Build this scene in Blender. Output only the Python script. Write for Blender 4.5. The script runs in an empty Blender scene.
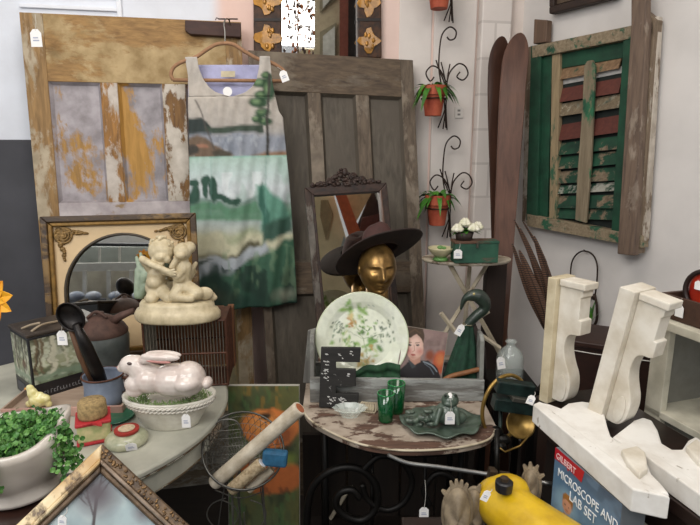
import bpy, bmesh, math, random
import numpy as np
from mathutils import Vector, Matrix
random.seed(7); RNG=np.random.default_rng(11)
COL=bpy.context.scene.collection
PI=math.pi
# ---------------------------------------------------------------- camera
FPX=544.0; TH=math.radians(11.6); CAM=Vector((0,0,1.5))
def ray(px,py):
    u=(px-350)/FPX; v=(262.5-py)/FPX
    return Vector((u, math.cos(TH)+v*math.sin(TH), -math.sin(TH)+v*math.cos(TH)))
def P(px,py,Y):
    d=ray(px,py); return CAM+d*(Y/d.y)
def PZ(px,py,z):
    d=ray(px,py); return CAM+d*((z-1.5)/d.z)
cd=bpy.data.cameras.new('camera'); cam=bpy.data.objects.new('camera',cd); COL.objects.link(cam)
cd.sensor_width=36; cd.lens=36*FPX/700; cd.clip_start=.05
cam.location=CAM; cam.rotation_euler=(PI/2-TH,0,0)
bpy.context.scene.camera=cam
# ---------------------------------------------------------------- frames
class Fr:
    def __init__(s,o,x,y,z): s.o,s.x,s.y,s.z=Vector(o),Vector(x),Vector(y),Vector(z)
    def w(s,a,b,c): return s.o+s.x*a+s.y*b+s.z*c
    def uv(s,px,py,off=0):
        d=ray(px,py); m=Matrix((s.x,-d,s.z)).transposed()
        r=m.inverted()@(CAM-s.o-s.y*off)
        return r.x,r.z
    def pp(s,px,py,off=0):
        a,c=s.uv(px,py,off); return s.w(a,off,c)
    def px(s,px=None,py=None):
        return (s.o.y)/FPX
def up(o,az=0):
    a=math.radians(az); x=Vector((math.cos(a),math.sin(a),0)); z=Vector((0,0,1))
    return Fr(o,x,z.cross(x),z)
def ux(px,py,Y,az=0): return up(P(px,py,Y),az)
def tilt(fr,deg):   # lean back (top away from the camera)
    a=math.radians(deg); z=fr.z*math.cos(a)+fr.y*math.sin(a)
    return Fr(fr.o,fr.x,z.cross(fr.x),z)
def roll(fr,deg):
    a=math.radians(deg); x=fr.x*math.cos(a)+fr.z*math.sin(a); z=fr.z*math.cos(a)-fr.x*math.sin(a)
    return Fr(fr.o,x,fr.y,z)
def F3(tl,tr,bl,ortho=True):
    o=P(*tl) if not isinstance(tl,Vector) else tl
    a=(P(*tr) if not isinstance(tr,Vector) else tr)-o; b=o-(P(*bl) if not isinstance(bl,Vector) else bl)
    x=a.normalized(); z=b.normalized()
    y=z.cross(x).normalized()
    if ortho: z=x.cross(y).normalized()
    f=Fr(o,x,y,z); f.W=a.length; f.H=b.length
    return f
# ---------------------------------------------------------------- mesh builder
class MB:
    def __init__(s): s.v=[]; s.f=[]
    def add(s,vs,fs):
        b=len(s.v); s.v+= [tuple(v) for v in vs]; s.f+=[tuple(b+i for i in f) for f in fs]; return s
    def box(s,fr,x0,x1,y0,y1,z0,z1):
        vs=[fr.w(x,y,z) for x in (x0,x1) for y in (y0,y1) for z in (z0,z1)]
        return s.add(vs,[(0,1,3,2),(4,6,7,5),(0,4,5,1),(2,3,7,6),(0,2,6,4),(1,5,7,3)])
    def prism(s,fr,pts,y0,y1,inset=None):
        n=len(pts)
        a=sum(pts[i][0]*pts[(i+1)%n][1]-pts[(i+1)%n][0]*pts[i][1] for i in range(n))
        if a<0: pts=pts[::-1]
        vs=[fr.w(p[0],y0,p[1]) for p in pts]+[fr.w(p[0],y1,p[1]) for p in pts]
        fs=[tuple(range(n)),tuple(range(2*n-1,n-1,-1))]+[(i,i+n,(i+1)%n+n,(i+1)%n) for i in range(n)]
        return s.add(vs,fs)
    def pprism(s,fr,pxs,y0,y1): return s.prism(fr,[fr.uv(p[0],p[1],y0) for p in pxs],y0,y1)
    def tube(s,path,r,n=8,closed=False,cap=True):
        path=[Vector(p) for p in path]; m=len(path)
        rs=r if isinstance(r,(list,tuple)) else [r]*m
        vs=[];fs=[]; prev=None
        for i,p in enumerate(path):
            if closed: t=path[(i+1)%m]-path[i-1]
            else: t=path[min(i+1,m-1)]-path[max(i-1,0)]
            if t.length<1e-9: t=Vector((0,0,1))
            t.normalize()
            if prev is None:
                a=Vector((0,0,1)) if abs(t.z)<.9 else Vector((1,0,0))
                prev=t.cross(a).normalized()
            q=(prev-t*prev.dot(t)); q=q.normalized() if q.length>1e-6 else t.orthogonal().normalized(); prev=q; b=t.cross(q)
            for k in range(n):
                an=2*PI*k/n; vs.append(p+(q*math.cos(an)+b*math.sin(an))*rs[i])
        for i in range(m if closed else m-1):
            j=(i+1)%m
            for k in range(n): fs.append((i*n+k,i*n+(k+1)%n,j*n+(k+1)%n,j*n+k))
        if not closed and cap: fs+= [tuple(range(n-1,-1,-1)),tuple((m-1)*n+k for k in range(n))]
        return s.add(vs,fs)
    def lathe(s,fr,prof,n=28,sx=1,sy=1,fn=None,arc=None):
        vs=[];fs=[];m=len(prof)
        for r,z in prof:
            for k in range(n):
                an=2*PI*k/n; rr=max(r,1e-5)
                if fn: rr*=fn(an,z)
                vs.append(fr.w(rr*math.cos(an)*sx,rr*math.sin(an)*sy,z))
        for i in range(m-1):
            for k in range(n): fs.append((i*n+k,i*n+(k+1)%n,(i+1)*n+(k+1)%n,(i+1)*n+k))
        return s.add(vs,fs)
    def ell(s,c,r,fr=None,n=14):
        if not isinstance(r,(tuple,list)): r=(r,r,r)
        f=Fr(c,*( (fr.x,fr.y,fr.z) if fr else ((1,0,0),(0,1,0),(0,0,1))))
        m=max(5,n//2+1); prof=[(math.sin(PI*i/(m)),-math.cos(PI*i/(m))) for i in range(m+1)]
        vs=[];fs=[]
        vs.append(f.w(0,0,-r[2]))
        for a,z in prof[1:-1]:
            for k in range(n):
                an=2*PI*k/n; vs.append(f.w(a*math.cos(an)*r[0],a*math.sin(an)*r[1],z*r[2]))
        vs.append(f.w(0,0,r[2])); L=len(vs)-1
        for k in range(n): fs.append((0,1+(k+1)%n,1+k))
        for i in range(m-2):
            for k in range(n): fs.append((1+i*n+k,1+i*n+(k+1)%n,1+(i+1)*n+(k+1)%n,1+(i+1)*n+k))
        for k in range(n): fs.append((L,1+(m-2)*n+k,1+(m-2)*n+(k+1)%n))
        return s.add(vs,fs)
    def cap(s,a,b,ra,rb,n=12):
        a=Vector(a);b=Vector(b); s.tube([a,b],[ra,rb],n); s.ell(a,ra,n=n); s.ell(b,rb,n=n); return s
    def surf(s,rows,close=False):
        m=len(rows);n=len(rows[0]); vs=[p for r in rows for p in r]; fs=[]
        for i in range(m-1):
            for k in range(n if close else n-1): fs.append((i*n+k,(i+1)*n+k,(i+1)*n+(k+1)%n,i*n+(k+1)%n))
        return s.add(vs,fs)
    def build(s,name,mat,parent=None,smooth=False,bevel=0,loc=None,remesh=0,sm=6,solid=0,cols=None,sub=0,seg=2):
        vs=s.v; 
        if parent is not None: loc=Vector(parent['_l'])
        elif loc is None:
            a=np.array(vs); loc=Vector(((a[:,0].min()+a[:,0].max())/2,(a[:,1].min()+a[:,1].max())/2,a[:,2].min()))
        me=bpy.data.meshes.new(name); me.from_pydata([Vector(v)-loc for v in vs],[],s.f)
        if cols is not None:
            at=me.color_attributes.new('Col','FLOAT_COLOR','POINT')
            c=np.ones((len(vs),4),dtype=np.float32); c[:,:3]=cols; at.data.foreach_set('color',c.ravel())
        bm=bmesh.new(); bm.from_mesh(me); bmesh.ops.recalc_face_normals(bm,faces=bm.faces) if cols is None else None
        bm.to_mesh(me); bm.free()
        if smooth or remesh: me.polygons.foreach_set('use_smooth',[True]*len(me.polygons))
        me.materials.append(mat); o=bpy.data.objects.new(name,me); COL.objects.link(o)
        o['_l']=tuple(loc)
        if parent is not None: o.parent=parent
        else: o.location=loc
        if remesh:
            r=o.modifiers.new('r','REMESH'); r.mode='VOXEL'; r.voxel_size=remesh; r.use_smooth_shade=True
            k=o.modifiers.new('s','SMOOTH'); k.iterations=sm; k.factor=.6
        if solid: k=o.modifiers.new('t','SOLIDIFY'); k.thickness=solid; k.offset=0
        if bevel: k=o.modifiers.new('b','BEVEL'); k.width=bevel; k.segments=seg; k.limit_method='ANGLE'; k.harden_normals=False
        if sub: k=o.modifiers.new('u','SUBSURF'); k.levels=sub; k.render_levels=sub
        return o
def child(o,parent):  # parts of parts share the same origin
    return o
def T(name,loc,label,cat,group=None):
    o=bpy.data.objects.new(name,None); COL.objects.link(o); o.location=loc; o['_l']=tuple(loc); o.empty_display_size=.05
    return tg(o,label,cat,group)
def tg(o,label,cat,group=None):
    o['label']=label; o['category']=cat
    if group: o['group']=group
    return o
def st(o): o['kind']='structure'; return o
# sub-part: parent is a mesh part whose local origin is its thing's location
_b=MB.build
# ---------------------------------------------------------------- colour + materials
def lin(h):
    if not isinstance(h,str): return tuple(h)
    h=h.lstrip('#'); c=[int(h[i:i+2],16)/255 for i in (0,2,4)]
    return tuple((x/12.92 if x<=.04045 else ((x+.055)/1.055)**2.4) for x in c)
def newmat(name):
    m=bpy.data.materials.new(name); m.use_nodes=True; nt=m.node_tree; b=nt.nodes['Principled BSDF']; return m,nt,b
def N(nt,t,**k):
    n=nt.nodes.new(t)
    for a,v in k.items():
        if a in n.inputs: n.inputs[a].default_value=v
        else: setattr(n,a,v)
    return n
def coords(nt,sc,rot=(0,0,0)):
    t=N(nt,'ShaderNodeTexCoord'); m=N(nt,'ShaderNodeMapping'); m.inputs['Scale'].default_value=sc; m.inputs['Rotation'].default_value=rot
    nt.links.new(t.outputs['Object'],m.inputs['Vector']); return m.outputs['Vector']
def noise(nt,vec,scale,detail=4,rough=.55,dist=0):
    n=N(nt,'ShaderNodeTexNoise'); n.inputs['Scale'].default_value=scale; n.inputs['Detail'].default_value=detail; n.inputs['Roughness'].default_value=rough; n.inputs['Distortion'].default_value=dist
    nt.links.new(vec,n.inputs['Vector']); return n.outputs['Fac']
def ramp(nt,fac,stops,interp='LINEAR'):
    r=N(nt,'ShaderNodeValToRGB'); e=r.color_ramp.elements; r.color_ramp.interpolation=interp
    while len(e)<len(stops): e.new(.5)
    for i,(p,c) in enumerate(stops):
        e[i].position=p; e[i].color=(*lin(c),1)
    nt.links.new(fac,r.inputs['Fac']); return r.outputs['Color']
def mix(nt,fac,a,b,mode='MIX'):
    m=N(nt,'ShaderNodeMix'); m.data_type='RGBA'; m.blend_type=mode
    for s,v in ((m.inputs[0],fac),(m.inputs[6],a),(m.inputs[7],b)):
        if isinstance(v,bpy.types.NodeSocket): nt.links.new(v,s)
        elif isinstance(v,(int,float)): s.default_value=v
        else: s.default_value=(*lin(v),1)
    return m.outputs[2]
def bump(nt,b,h,s=.3,d=.002):
    n=N(nt,'ShaderNodeBump'); n.inputs['Strength'].default_value=s; n.inputs['Distance'].default_value=d
    nt.links.new(h,n.inputs['Height']); nt.links.new(n.outputs[0],b.inputs['Normal'])
_mc={}
def M(c,rough=.6,metal=0,var=.12,sc=25,bmp=.15,c2=None,coat=0,trans=0,sub=0,detail=4):
    key=('M',c,rough,metal,var,sc,bmp,c2,coat,trans,sub)
    if key in _mc: return _mc[key]
    m,nt,b=newmat('surface'); base=lin(c); d=c2 and lin(c2) or tuple(x*(1-2.2*var) for x in base)
    v=coords(nt,(1,1,1)); f=noise(nt,v,sc,detail)
    col=ramp(nt,f,[(.3,d),(.65,base)]); nt.links.new(col,b.inputs['Base Color'])
    b.inputs['Roughness'].default_value=rough; b.inputs['Metallic'].default_value=metal
    b.inputs['Coat Weight'].default_value=coat; b.inputs['Transmission Weight'].default_value=trans
    if sub: b.inputs['Subsurface Weight'].default_value=sub; b.inputs['Subsurface Radius'].default_value=(.01,.01,.01)
    if bmp: bump(nt,b,noise(nt,v,sc*4,3),bmp,.001)
    _mc[key]=m; return m
def WOOD(c1,c2,axis='z',sc=1,rough=.65,c3=None,seed=0,coat=0):
    key=('W',c1,c2,axis,sc,rough,c3,seed,coat)
    if key in _mc: return _mc[key]
    m,nt,b=newmat('wood'); a=6*sc; k=60*sc
    s={'z':(k,k,a),'x':(a,k,k),'y':(k,a,k),'d':(k*.5,k*.5,a)}[axis]
    v=coords(nt,s); f=noise(nt,v,1,5,.6,.6); f2=noise(nt,coords(nt,(3+seed,3,3)),1.5,3)
    col=ramp(nt,f,[(.25,c1),(.75,c2)]); 
    if c3: col=mix(nt,ramp(nt,f2,[(.45,'#000000'),(.62,'#ffffff')]),col,c3)
    else: col=mix(nt,.35,col,ramp(nt,f2,[(.3,c1),(.7,c2)]))
    nt.links.new(col,b.inputs['Base Color']); b.inputs['Roughness'].default_value=rough; b.inputs['Coat Weight'].default_value=coat
    bump(nt,b,f,.25,.0015); _mc[key]=m; return m
def PEEL(w1,w2,p1,p2,amt=.5,sc=9,axis='z',rough=.7,seed=0,st=2.5,edge=.03):
    """bare wood w1..w2 under flaking paint p1..p2; amt = share of paint left"""
    key=('P',w1,w2,p1,p2,amt,sc,axis,seed,st)
    if key in _mc: return _mc[key]
    m,nt,b=newmat('flaking_paint')
    s={'z':(1,1,1/st),'x':(1/st,1,1),'y':(1,1/st,1)}[axis]; g={'z':(70,70,7),'x':(7,70,70),'y':(70,7,70)}[axis]
    t=N(nt,'ShaderNodeTexCoord'); mp=N(nt,'ShaderNodeMapping'); mp.inputs['Scale'].default_value=s; mp.inputs['Location'].default_value=(seed*3.1,seed*1.7,seed*.9); nt.links.new(t.outputs['Object'],mp.inputs['Vector'])
    fm=noise(nt,mp.outputs[0],sc,7,.68,.25); wd=noise(nt,coords(nt,g),1,4,.6,.5); pn=noise(nt,coords(nt,(1,1,1)),14,5)
    wood=ramp(nt,wd,[(.28,w1),(.7,w2)]); paint=ramp(nt,pn,[(.35,p2),(.62,p1)])
    th=.5+(amt-.5)*-.42
    th=.5-(amt-.5)*.42
    mask=ramp(nt,fm,[(th-edge,'#000000'),(th+edge,'#ffffff')])
    nt.links.new(mix(nt,mask,wood,paint),b.inputs['Base Color']); b.inputs['Roughness'].default_value=rough
    bump(nt,b,mask,.5,.002); _mc[key]=m; return m
def VC(rough=.7,coat=0,bmp=.1,metal=0,sc=200):
    key=('V',rough,coat,bmp,metal,sc)
    if key in _mc: return _mc[key]
    m,nt,b=newmat('painted'); a=N(nt,'ShaderNodeAttribute'); a.attribute_name='Col'
    v=coords(nt,(1,1,1)); f=noise(nt,v,40,3)
    nt.links.new(mix(nt,1.0,a.outputs['Color'],ramp(nt,f,[(.3,(.86,.86,.86)),(.6,(1,1,1))]),'MULTIPLY'),b.inputs['Base Color'])
    b.inputs['Roughness'].default_value=rough; b.inputs['Coat Weight'].default_value=coat; b.inputs['Metallic'].default_value=metal
    if bmp: bump(nt,b,noise(nt,v,sc,3),bmp,.0006)
    _mc[key]=m; return m
def GLASS(c='#ffffff',rough=.02,ior=1.45):
    key=('G',c,rough)
    if key in _mc: return _mc[key]
    m,nt,b=newmat('glass'); b.inputs['Base Color'].default_value=(*lin(c),1); b.inputs['Roughness'].default_value=rough
    b.inputs['Transmission Weight'].default_value=1; b.inputs['IOR'].default_value=ior
    v=coords(nt,(1,1,1)); bump(nt,b,noise(nt,v,30,2),.08,.001); _mc[key]=m; return m
def CLEAR(c='#e6ece8',alpha=.3,rough=.05):
    m,nt,b=newmat('clear_glass'); b.inputs['Roughness'].default_value=rough; b.inputs['Alpha'].default_value=alpha; b.inputs['Coat Weight'].default_value=1
    v=coords(nt,(1,1,1)); nt.links.new(ramp(nt,noise(nt,v,25,2),[(.3,tuple(x*.85 for x in lin(c))),(.6,c)]),b.inputs['Base Color']); return m
def MIRROR(c='#d8d8d4',rough=.02):
    key=('R',c,rough)
    if key in _mc: return _mc[key]
    m,nt,b=newmat('mirror'); b.inputs['Metallic'].default_value=1; b.inputs['Roughness'].default_value=rough
    v=coords(nt,(1,1,1)); nt.links.new(ramp(nt,noise(nt,v,9,5),[(.2,tuple(x*.8 for x in lin(c))),(.5,c)]),b.inputs['Base Color']); _mc[key]=m; return m
# ---------------------------------------------------------------- colour fields for painted things
def vnoise(h,w,cells,seed):
    r=np.random.default_rng(seed); g=r.random((cells+2,cells+2)); ys=np.linspace(0,cells,h); xs=np.linspace(0,cells,w)
    yi=ys.astype(int);xi=xs.astype(int); fy=(ys-yi)[:,None];fx=(xs-xi)[None,:]; fy=fy*fy*(3-2*fy);fx=fx*fx*(3-2*fx)
    a=g[yi][:,xi];b=g[yi][:,xi+1];c=g[yi+1][:,xi];d=g[yi+1][:,xi+1]
    return (a*(1-fx)+b*fx)*(1-fy)+(c*(1-fx)+d*fx)*fy
class Paint:
    def __init__(s,x0,x1,y0,y1,res=1.0,bg='#ffffff',seed=1):
        s.b=(x0,x1,y0,y1); s.W=max(4,int((x1-x0)*res)); s.H=max(4,int((y1-y0)*res)); s.seed=seed
        s.X,s.Y=np.meshgrid(np.linspace(x0,x1,s.W),np.linspace(y0,y1,s.H)); s.img=np.zeros((s.H,s.W,3)); s.img[:]=lin(bg)
        s.X0=s.X.copy(); s.Y0=s.Y.copy(); s.k=seed*100
    def warp(s,amp,cells=8):
        s.k+=2; s.X=s.X0+amp*(vnoise(s.H,s.W,cells,s.k)-.5)*2+amp*(vnoise(s.H,s.W,cells*3,s.k+50)-.5); s.Y=s.Y0+amp*(vnoise(s.H,s.W,cells,s.k+1)-.5)*2+amp*(vnoise(s.H,s.W,cells*3,s.k+51)-.5); return s
    def m(s,a,c): a=np.clip(a,0,1)[...,None]; s.img=s.img*(1-a)+np.array(lin(c))*a; return s
    def grad(s,stops):
        ys=[p for p,_ in stops]; cs=np.array([lin(c) for _,c in stops])
        for k in range(3): s.img[...,k]=np.interp(s.Y,ys,cs[:,k])
        return s
    def ell(s,cx,cy,rx,ry,c,a=1,soft=.25,rot=0):
        t=math.radians(rot); dx=s.X-cx;dy=s.Y-cy; u=(dx*math.cos(t)+dy*math.sin(t))/rx; v=(-dx*math.sin(t)+dy*math.cos(t))/ry
        return s.m(a*(1-(np.sqrt(u*u+v*v)-1)/soft-.5),c)
    def sd(s,pts):
        X,Y=s.X,s.Y; d=np.full(X.shape,1e9); ins=np.zeros(X.shape,bool); n=len(pts)
        for i in range(n):
            ax,ay=pts[i];bx,by=pts[(i+1)%n]; ex,ey=bx-ax,by-ay; t=np.clip(((X-ax)*ex+(Y-ay)*ey)/(ex*ex+ey*ey+1e-9),0,1)
            d=np.minimum(d,np.hypot(X-ax-t*ex,Y-ay-t*ey))
            c=((ay>Y)!=(by>Y))&(X<(bx-ax)*(Y-ay)/((by-ay) or 1e-9)+ax); ins^=c
        return np.where(ins,-d,d)
    def poly(s,pts,c,a=1,soft=1.0): return s.m(a*(.5-s.sd(pts)/soft),c)
    def line(s,pts,w,c,a=1,soft=.8):
        d=np.full(s.X.shape,1e9)
        for (ax,ay),(bx,by) in zip(pts,pts[1:]):
            ex,ey=bx-ax,by-ay; t=np.clip(((s.X-ax)*ex+(s.Y-ay)*ey)/(ex*ex+ey*ey+1e-9),0,1); d=np.minimum(d,np.hypot(s.X-ax-t*ex,s.Y-ay-t*ey))
        return s.m(a*(.5-(d-w/2)/soft),c)
    def mott(s,c,a=.3,cells=14,th=.55,soft=.1,sub=None):
        s.k+=1; n=vnoise(s.H,s.W,cells,s.k)*.6+vnoise(s.H,s.W,cells*3,s.k+9)*.4; k=(n-th)/soft
        if sub: k=np.where((s.X>sub[0])&(s.X<sub[1])&(s.Y>sub[2])&(s.Y<sub[3]),k,0)
        return s.m(a*np.clip(k,0,1),c)
    def at(s,x,y):
        x0,x1,y0,y1=s.b; fx=np.clip((np.asarray(x)-x0)/(x1-x0)*(s.W-1),0,s.W-1); fy=np.clip((np.asarray(y)-y0)/(y1-y0)*(s.H-1),0,s.H-1)
        return s.img[np.round(fy).astype(int),np.round(fx).astype(int)]
def sheet(fr,rows,paint,nc=60,off=0,fold=None):
    """rows: (py,xl,xr[,py2]) -> MB + colours. Points are laid on the plane of fr at pixel positions"""
    mb=MB(); g=[];cx=[];cy=[]
    for r in rows:
        py,xl,xr=r[:3]; pr=r[3] if len(r)>3 else py; line=[]
        for k in range(nc):
            t=k/(nc-1); x=xl+(xr-xl)*t; y=py+(pr-py)*t; o=off+(fold(x,y) if fold else 0)
            a,c=fr.uv(x,y,off); line.append(fr.w(a,o,c)); cx.append(x);cy.append(y)
        g.append(line)
    mb.surf(g); return mb,paint.at(cx,cy)
def quadrows(tl,tr,br,bl,n):
    out=[]
    for i in range(n):
        t=i/(n-1); l=(tl[0]+(bl[0]-tl[0])*t,tl[1]+(bl[1]-tl[1])*t); r=(tr[0]+(br[0]-tr[0])*t,tr[1]+(br[1]-tr[1])*t)
        out.append((l[1],l[0],r[0],r[1]))
    return out
def rect_field(fr,x0,x1,z0,z1,off,paint,nx,nz):
    """grid in frame units, paint sampled at 0..1"""
    mb=MB(); g=[];cx=[];cy=[]
    for j in range(nz):
        v=j/(nz-1); line=[]
        for i in range(nx):
            u=i/(nx-1); line.append(fr.w(x0+(x1-x0)*u,off,z1+(z0-z1)*v)); cx.append(u);cy.append(v)
        g.append(line)
    mb.surf(g); b=paint.b; return mb,paint.at(b[0]+np.array(cx)*(b[1]-b[0]),b[2]+np.array(cy)*(b[3]-b[2]))
def text(s,fr,a,c,size,mat,parent,off=-.001,name='lettering',sx=1,ext=.0004,align='LEFT',rot=0):
    cu=bpy.data.curves.new(name,'FONT'); cu.body=s; cu.size=size; cu.extrude=ext; cu.align_x=align; cu.materials.append(mat)
    tmp=bpy.data.objects.new('tmp',cu); COL.objects.link(tmp); bpy.context.view_layer.update()
    me=bpy.data.meshes.new_from_object(tmp.evaluated_get(bpy.context.evaluated_depsgraph_get())); me.materials.clear(); me.materials.append(mat); bpy.data.objects.remove(tmp); bpy.data.curves.remove(cu); me.name=name
    o=bpy.data.objects.new(name,me); COL.objects.link(o); l=Vector(parent['_l'])
    x=fr.x; z=fr.z
    if rot: r=math.radians(rot); x,z=fr.x*math.cos(r)+fr.z*math.sin(r), fr.z*math.cos(r)-fr.x*math.sin(r)
    m=Matrix((x*sx,z,-fr.y)).transposed().to_4x4(); m.translation=fr.w(a,off,c)-l
    o.parent=parent; o.matrix_local=m; o['_l']=tuple(l); return o
def smoothpts(pts,n=6,closed=False):
    pts=[Vector(p) for p in pts]; m=len(pts); out=[]
    for i in range(m if closed else m-1):
        p0=pts[i-1] if (i>0 or closed) else pts[0]; p1=pts[i]; p2=pts[(i+1)%m]; p3=pts[(i+2)%m] if (closed or i+2<m) else pts[-1]
        for k in range(n):
            t=k/n; out.append(.5*((2*p1)+(p2-p0)*t+(2*p0-5*p1+4*p2-p3)*t*t+(3*p1-p0-3*p2+p3)*t**3))
    if not closed: out.append(pts[-1])
    return out
PAPER=M('#f2f0ee',.8,var=.02); STRING=M('#d8d4cc',.9); INK=M('#b4b9cc',.8)
def price_tag(px,py,Y,label,h=14,w=10,rot=0,az=0,strg=None,group=None):
    """px,py = centre of the card"""
    f=roll(ux(px,py,Y,az),rot); s=Y/FPX*1.05; W=w*s/2; H=h*s/2
    t=T('price_tag',f.w(0,0,-H),label,'price tag',group)
    mb=MB(); mb.prism(f,[(-W,-H),(W,-H),(W,H*.55),(W*.45,H),(-W*.45,H),(-W,H*.55)],0,.0012); mb.build('card',PAPER,t)
    m2=MB(); m2.box(f,-W*.55,W*.55,-.0006,-.0002,-H*.35,-H*.2); m2.box(f,-W*.55,W*.4,-.0006,-.0002,-H*.05,H*.1); m2.build('writing',INK,t)
    e=strg or (px,py-h*.5-9); q=P(e[0],e[1],Y); top=f.w(0,0,H*.8)
    MB().tube(smoothpts([top,(top+q)/2+f.x*.003,q],5),.0007,5).build('string',STRING,t)
    return t
# ================================================================ the room
CORNER=Vector((.82,2.75,0))
WB=up(CORNER,11); a_=math.atan2(-.862,.508); WR=up(CORNER,math.degrees(a_))
def wallmat(stops,rough=.75):
    m,nt,b=newmat('wall_paint'); t=N(nt,'ShaderNodeTexCoord'); sx=N(nt,'ShaderNodeSeparateXYZ'); nt.links.new(t.outputs['Object'],sx.inputs[0])
    mr=N(nt,'ShaderNodeMapRange'); mr.inputs['From Min'].default_value=-2.6; mr.inputs['From Max'].default_value=1.0; nt.links.new(sx.outputs[0],mr.inputs[0])
    c=ramp(nt,mr.outputs[0],stops); v=coords(nt,(1,1,1)); f=noise(nt,v,5,6)
    c=mix(nt,1.0,c,ramp(nt,f,[(.3,(.88,.87,.86)),(.65,(1,1,1))]),'MULTIPLY'); nt.links.new(c,b.inputs['Base Color']); b.inputs['Roughness'].default_value=rough
    bump(nt,b,noise(nt,v,22,5),.35,.004); return m
mb=MB(); mb.box(WB,-4.2,0,0,.1,0,3.2)
# white at the far left, pink-washed in the middle, cream toward the corner
wb=mb.build('wall_back',wallmat([(0,'#dfe3ec'),(.33,'#dfe3ec'),(.345,'#e9c9bd'),(.62,'#e8d0c6'),(.72,'#e4d8d0'),(1,'#ded6d0')]),loc=Vector((CORNER.x,CORNER.y,0))); st(wb)
WPT=M('#d9d4d0',.7,var=.05,sc=5,bmp=.2)
mb=MB(); mb.box(WR,0,4.5,0,.1,0,3.2); st(mb.build('wall_right',WPT))
FL=WOOD('#120d0a','#2a2019','x',.5)
mb=MB(); mb.box(up((0,0,0)),-3.2,3.6,-3.6,3.4,-.1,0); st(mb.build('floor',FL))
mb=MB(); mb.box(up((0,0,0)),-3.2,3.6,-1.6,3.4,3.2,3.3); st(mb.build('ceiling',M('#d8d4cc',.9)))
# boards + painted brick pier on the back wall
def wbx(px,py=150,off=0): return WB.uv(px,py,off)[0]
WBM=M('#ddd5cf',.7,var=.05,sc=7,bmp=.35)
for i,(a,b,d) in enumerate([(397,428,.006),(430,470,.014)]):
    mb=MB(); mb.box(WB,wbx(a),wbx(b),-d,.0,0,3.2); st(mb.build('trim_%d'%(i+1),WBM,bevel=.003))
# brick pier
m,nt,b=newmat('painted_brick'); v=coords(nt,(1,1,1),(PI/2,0,0)); br=N(nt,'ShaderNodeTexBrick'); br.inputs['Scale'].default_value=1; br.inputs['Brick Width'].default_value=.2; br.inputs['Row Height'].default_value=.16; br.inputs['Mortar Size'].default_value=.006
br.inputs['Color1'].default_value=(*lin('#e2dad4'),1); br.inputs['Color2'].default_value=(*lin('#d8cfc9'),1); br.inputs['Mortar'].default_value=(*lin('#c9c0ba'),1); nt.links.new(v,br.inputs['Vector'])
nt.links.new(br.outputs['Color'],b.inputs['Base Color']); bump(nt,b,noise(nt,v,12,5),.7,.006)
mb=MB(); mb.box(WB,wbx(472),wbx(500),-.05,0,0,3.2); st(mb.build('trim_3',m,bevel=.006))
# moulded panelling left of the pink wall, and the dark grey lower panel
WH=M('#e4e7ee',.6,var=.02)
mb=MB(); 
for (x0,x1) in ((20,122),):
    for off,w in ((0,.02),):
        a,b2=wbx(x0,6),wbx(x1,6)
        mb.box(WB,a,b2,-.012,0,2.06,2.075); mb.box(WB,b2-.02,b2,-.014,0,1.4,2.3); mb.box(WB,a,b2,-.012,0,2.11,2.13)
st(mb.build('trim_4',WH,bevel=.003))
gz=.5
mb=MB(); x1=wbx(66,200,0); mb.box(WB,-3.6,x1,-.02,-.001,0,1.545); st(mb.build('wall_left',M('#4b4b50',.85,var=.14,sc=4,bmp=.1),bevel=.004))
# ================================================================ doors
def shade(c,k): return tuple(x*k for x in lin(c))
tlp=P(19,12,2.24); trp=P(241,22,2.41)
d1=F3(tlp,trp,Vector((tlp.x+.02,tlp.y-.12,0)),False); d1.H=tlp.z/ d1.z.z
def U(fr,px,py): return fr.uv(px,py)
def panel_door(name,label,fr,W,H,cols,rows,mats,th=.035,extra=None):
    """cols/rows: list of panel extents in frame units; mats: stile,rail,panel mats lists"""
    t=T(name,fr.w(W/2,0,-H),label,'door')
    xs=[0]+[v for c in cols for v in c]+[W]
    ms,mr,mp=mats
    for i in range(0,len(xs),2):
        mb=MB(); mb.box(fr,xs[i],xs[i+1],0,th,-H,0) if i in (0,len(xs)-2) else [mb.box(fr,xs[i],xs[i+1],0,th,-r1,-r0) for r0,r1 in rows]
        mb.build('stile',ms[(i//2)%len(ms)],t,bevel=.002)
    zs=[0]+[v for r in rows for v in r]+[H]
    for i in range(0,len(zs),2):
        mb=MB(); mb.box(fr,xs[1],xs[-2],.0005,th,-zs[i+1],-zs[i]); mb.build('rail',mr[(i//2)%len(mr)],t,bevel=.002)
    k=0
    for j,(r0,r1) in enumerate(rows):
        for i,(c0,c1) in enumerate(cols):
            mb=MB(); b=.016
            P4=lambda e,y:[fr.w(c0+e,y,-r0-e),fr.w(c1-e,y,-r0-e),fr.w(c1-e,y,-r1+e),fr.w(c0+e,y,-r1+e)]
            v=P4(0,.004)+P4(.010,.020)+P4(.012,.022); mb.add(v,[(a,(a+1)%4,4+(a+1)%4,4+a) for a in range(4)]+[(4+a,4+(a+1)%4,8+(a+1)%4,8+a) for a in range(4)]+[(8,9,10,11)])
            mb.build('panel',mp[k%len(mp)],t); k+=1
    return t
g=lambda fr,px,py=100: fr.uv(px,py)[0]
h=lambda fr,px,py: -fr.uv(px,py)[1]
TAN1,TAN2='#7d5c34','#a88450'
pw=dict(p1='#b9b0b4',p2='#8d8589')
stA=PEEL('#6f5432','#9c7a4c','#b3a48c','#94866e',.42,7,'z',seed=1)
stB=PEEL('#6a4a26','#a8773a','#c2b8ae','#a09488',.42,10,'z',seed=2)
stC=PEEL('#5a3f22','#8a6436','#cfc6ba','#b0a698',.5,16,'z',seed=3)
rlA=PEEL('#74552f','#a37f4c','#b29a70','#8b7248',.5,5,'x',seed=4,st=3)
rlB=PEEL('#7a6140','#9f8868','#bdb4b4','#9c9294',.6,7,'x',seed=5,st=3)
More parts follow.
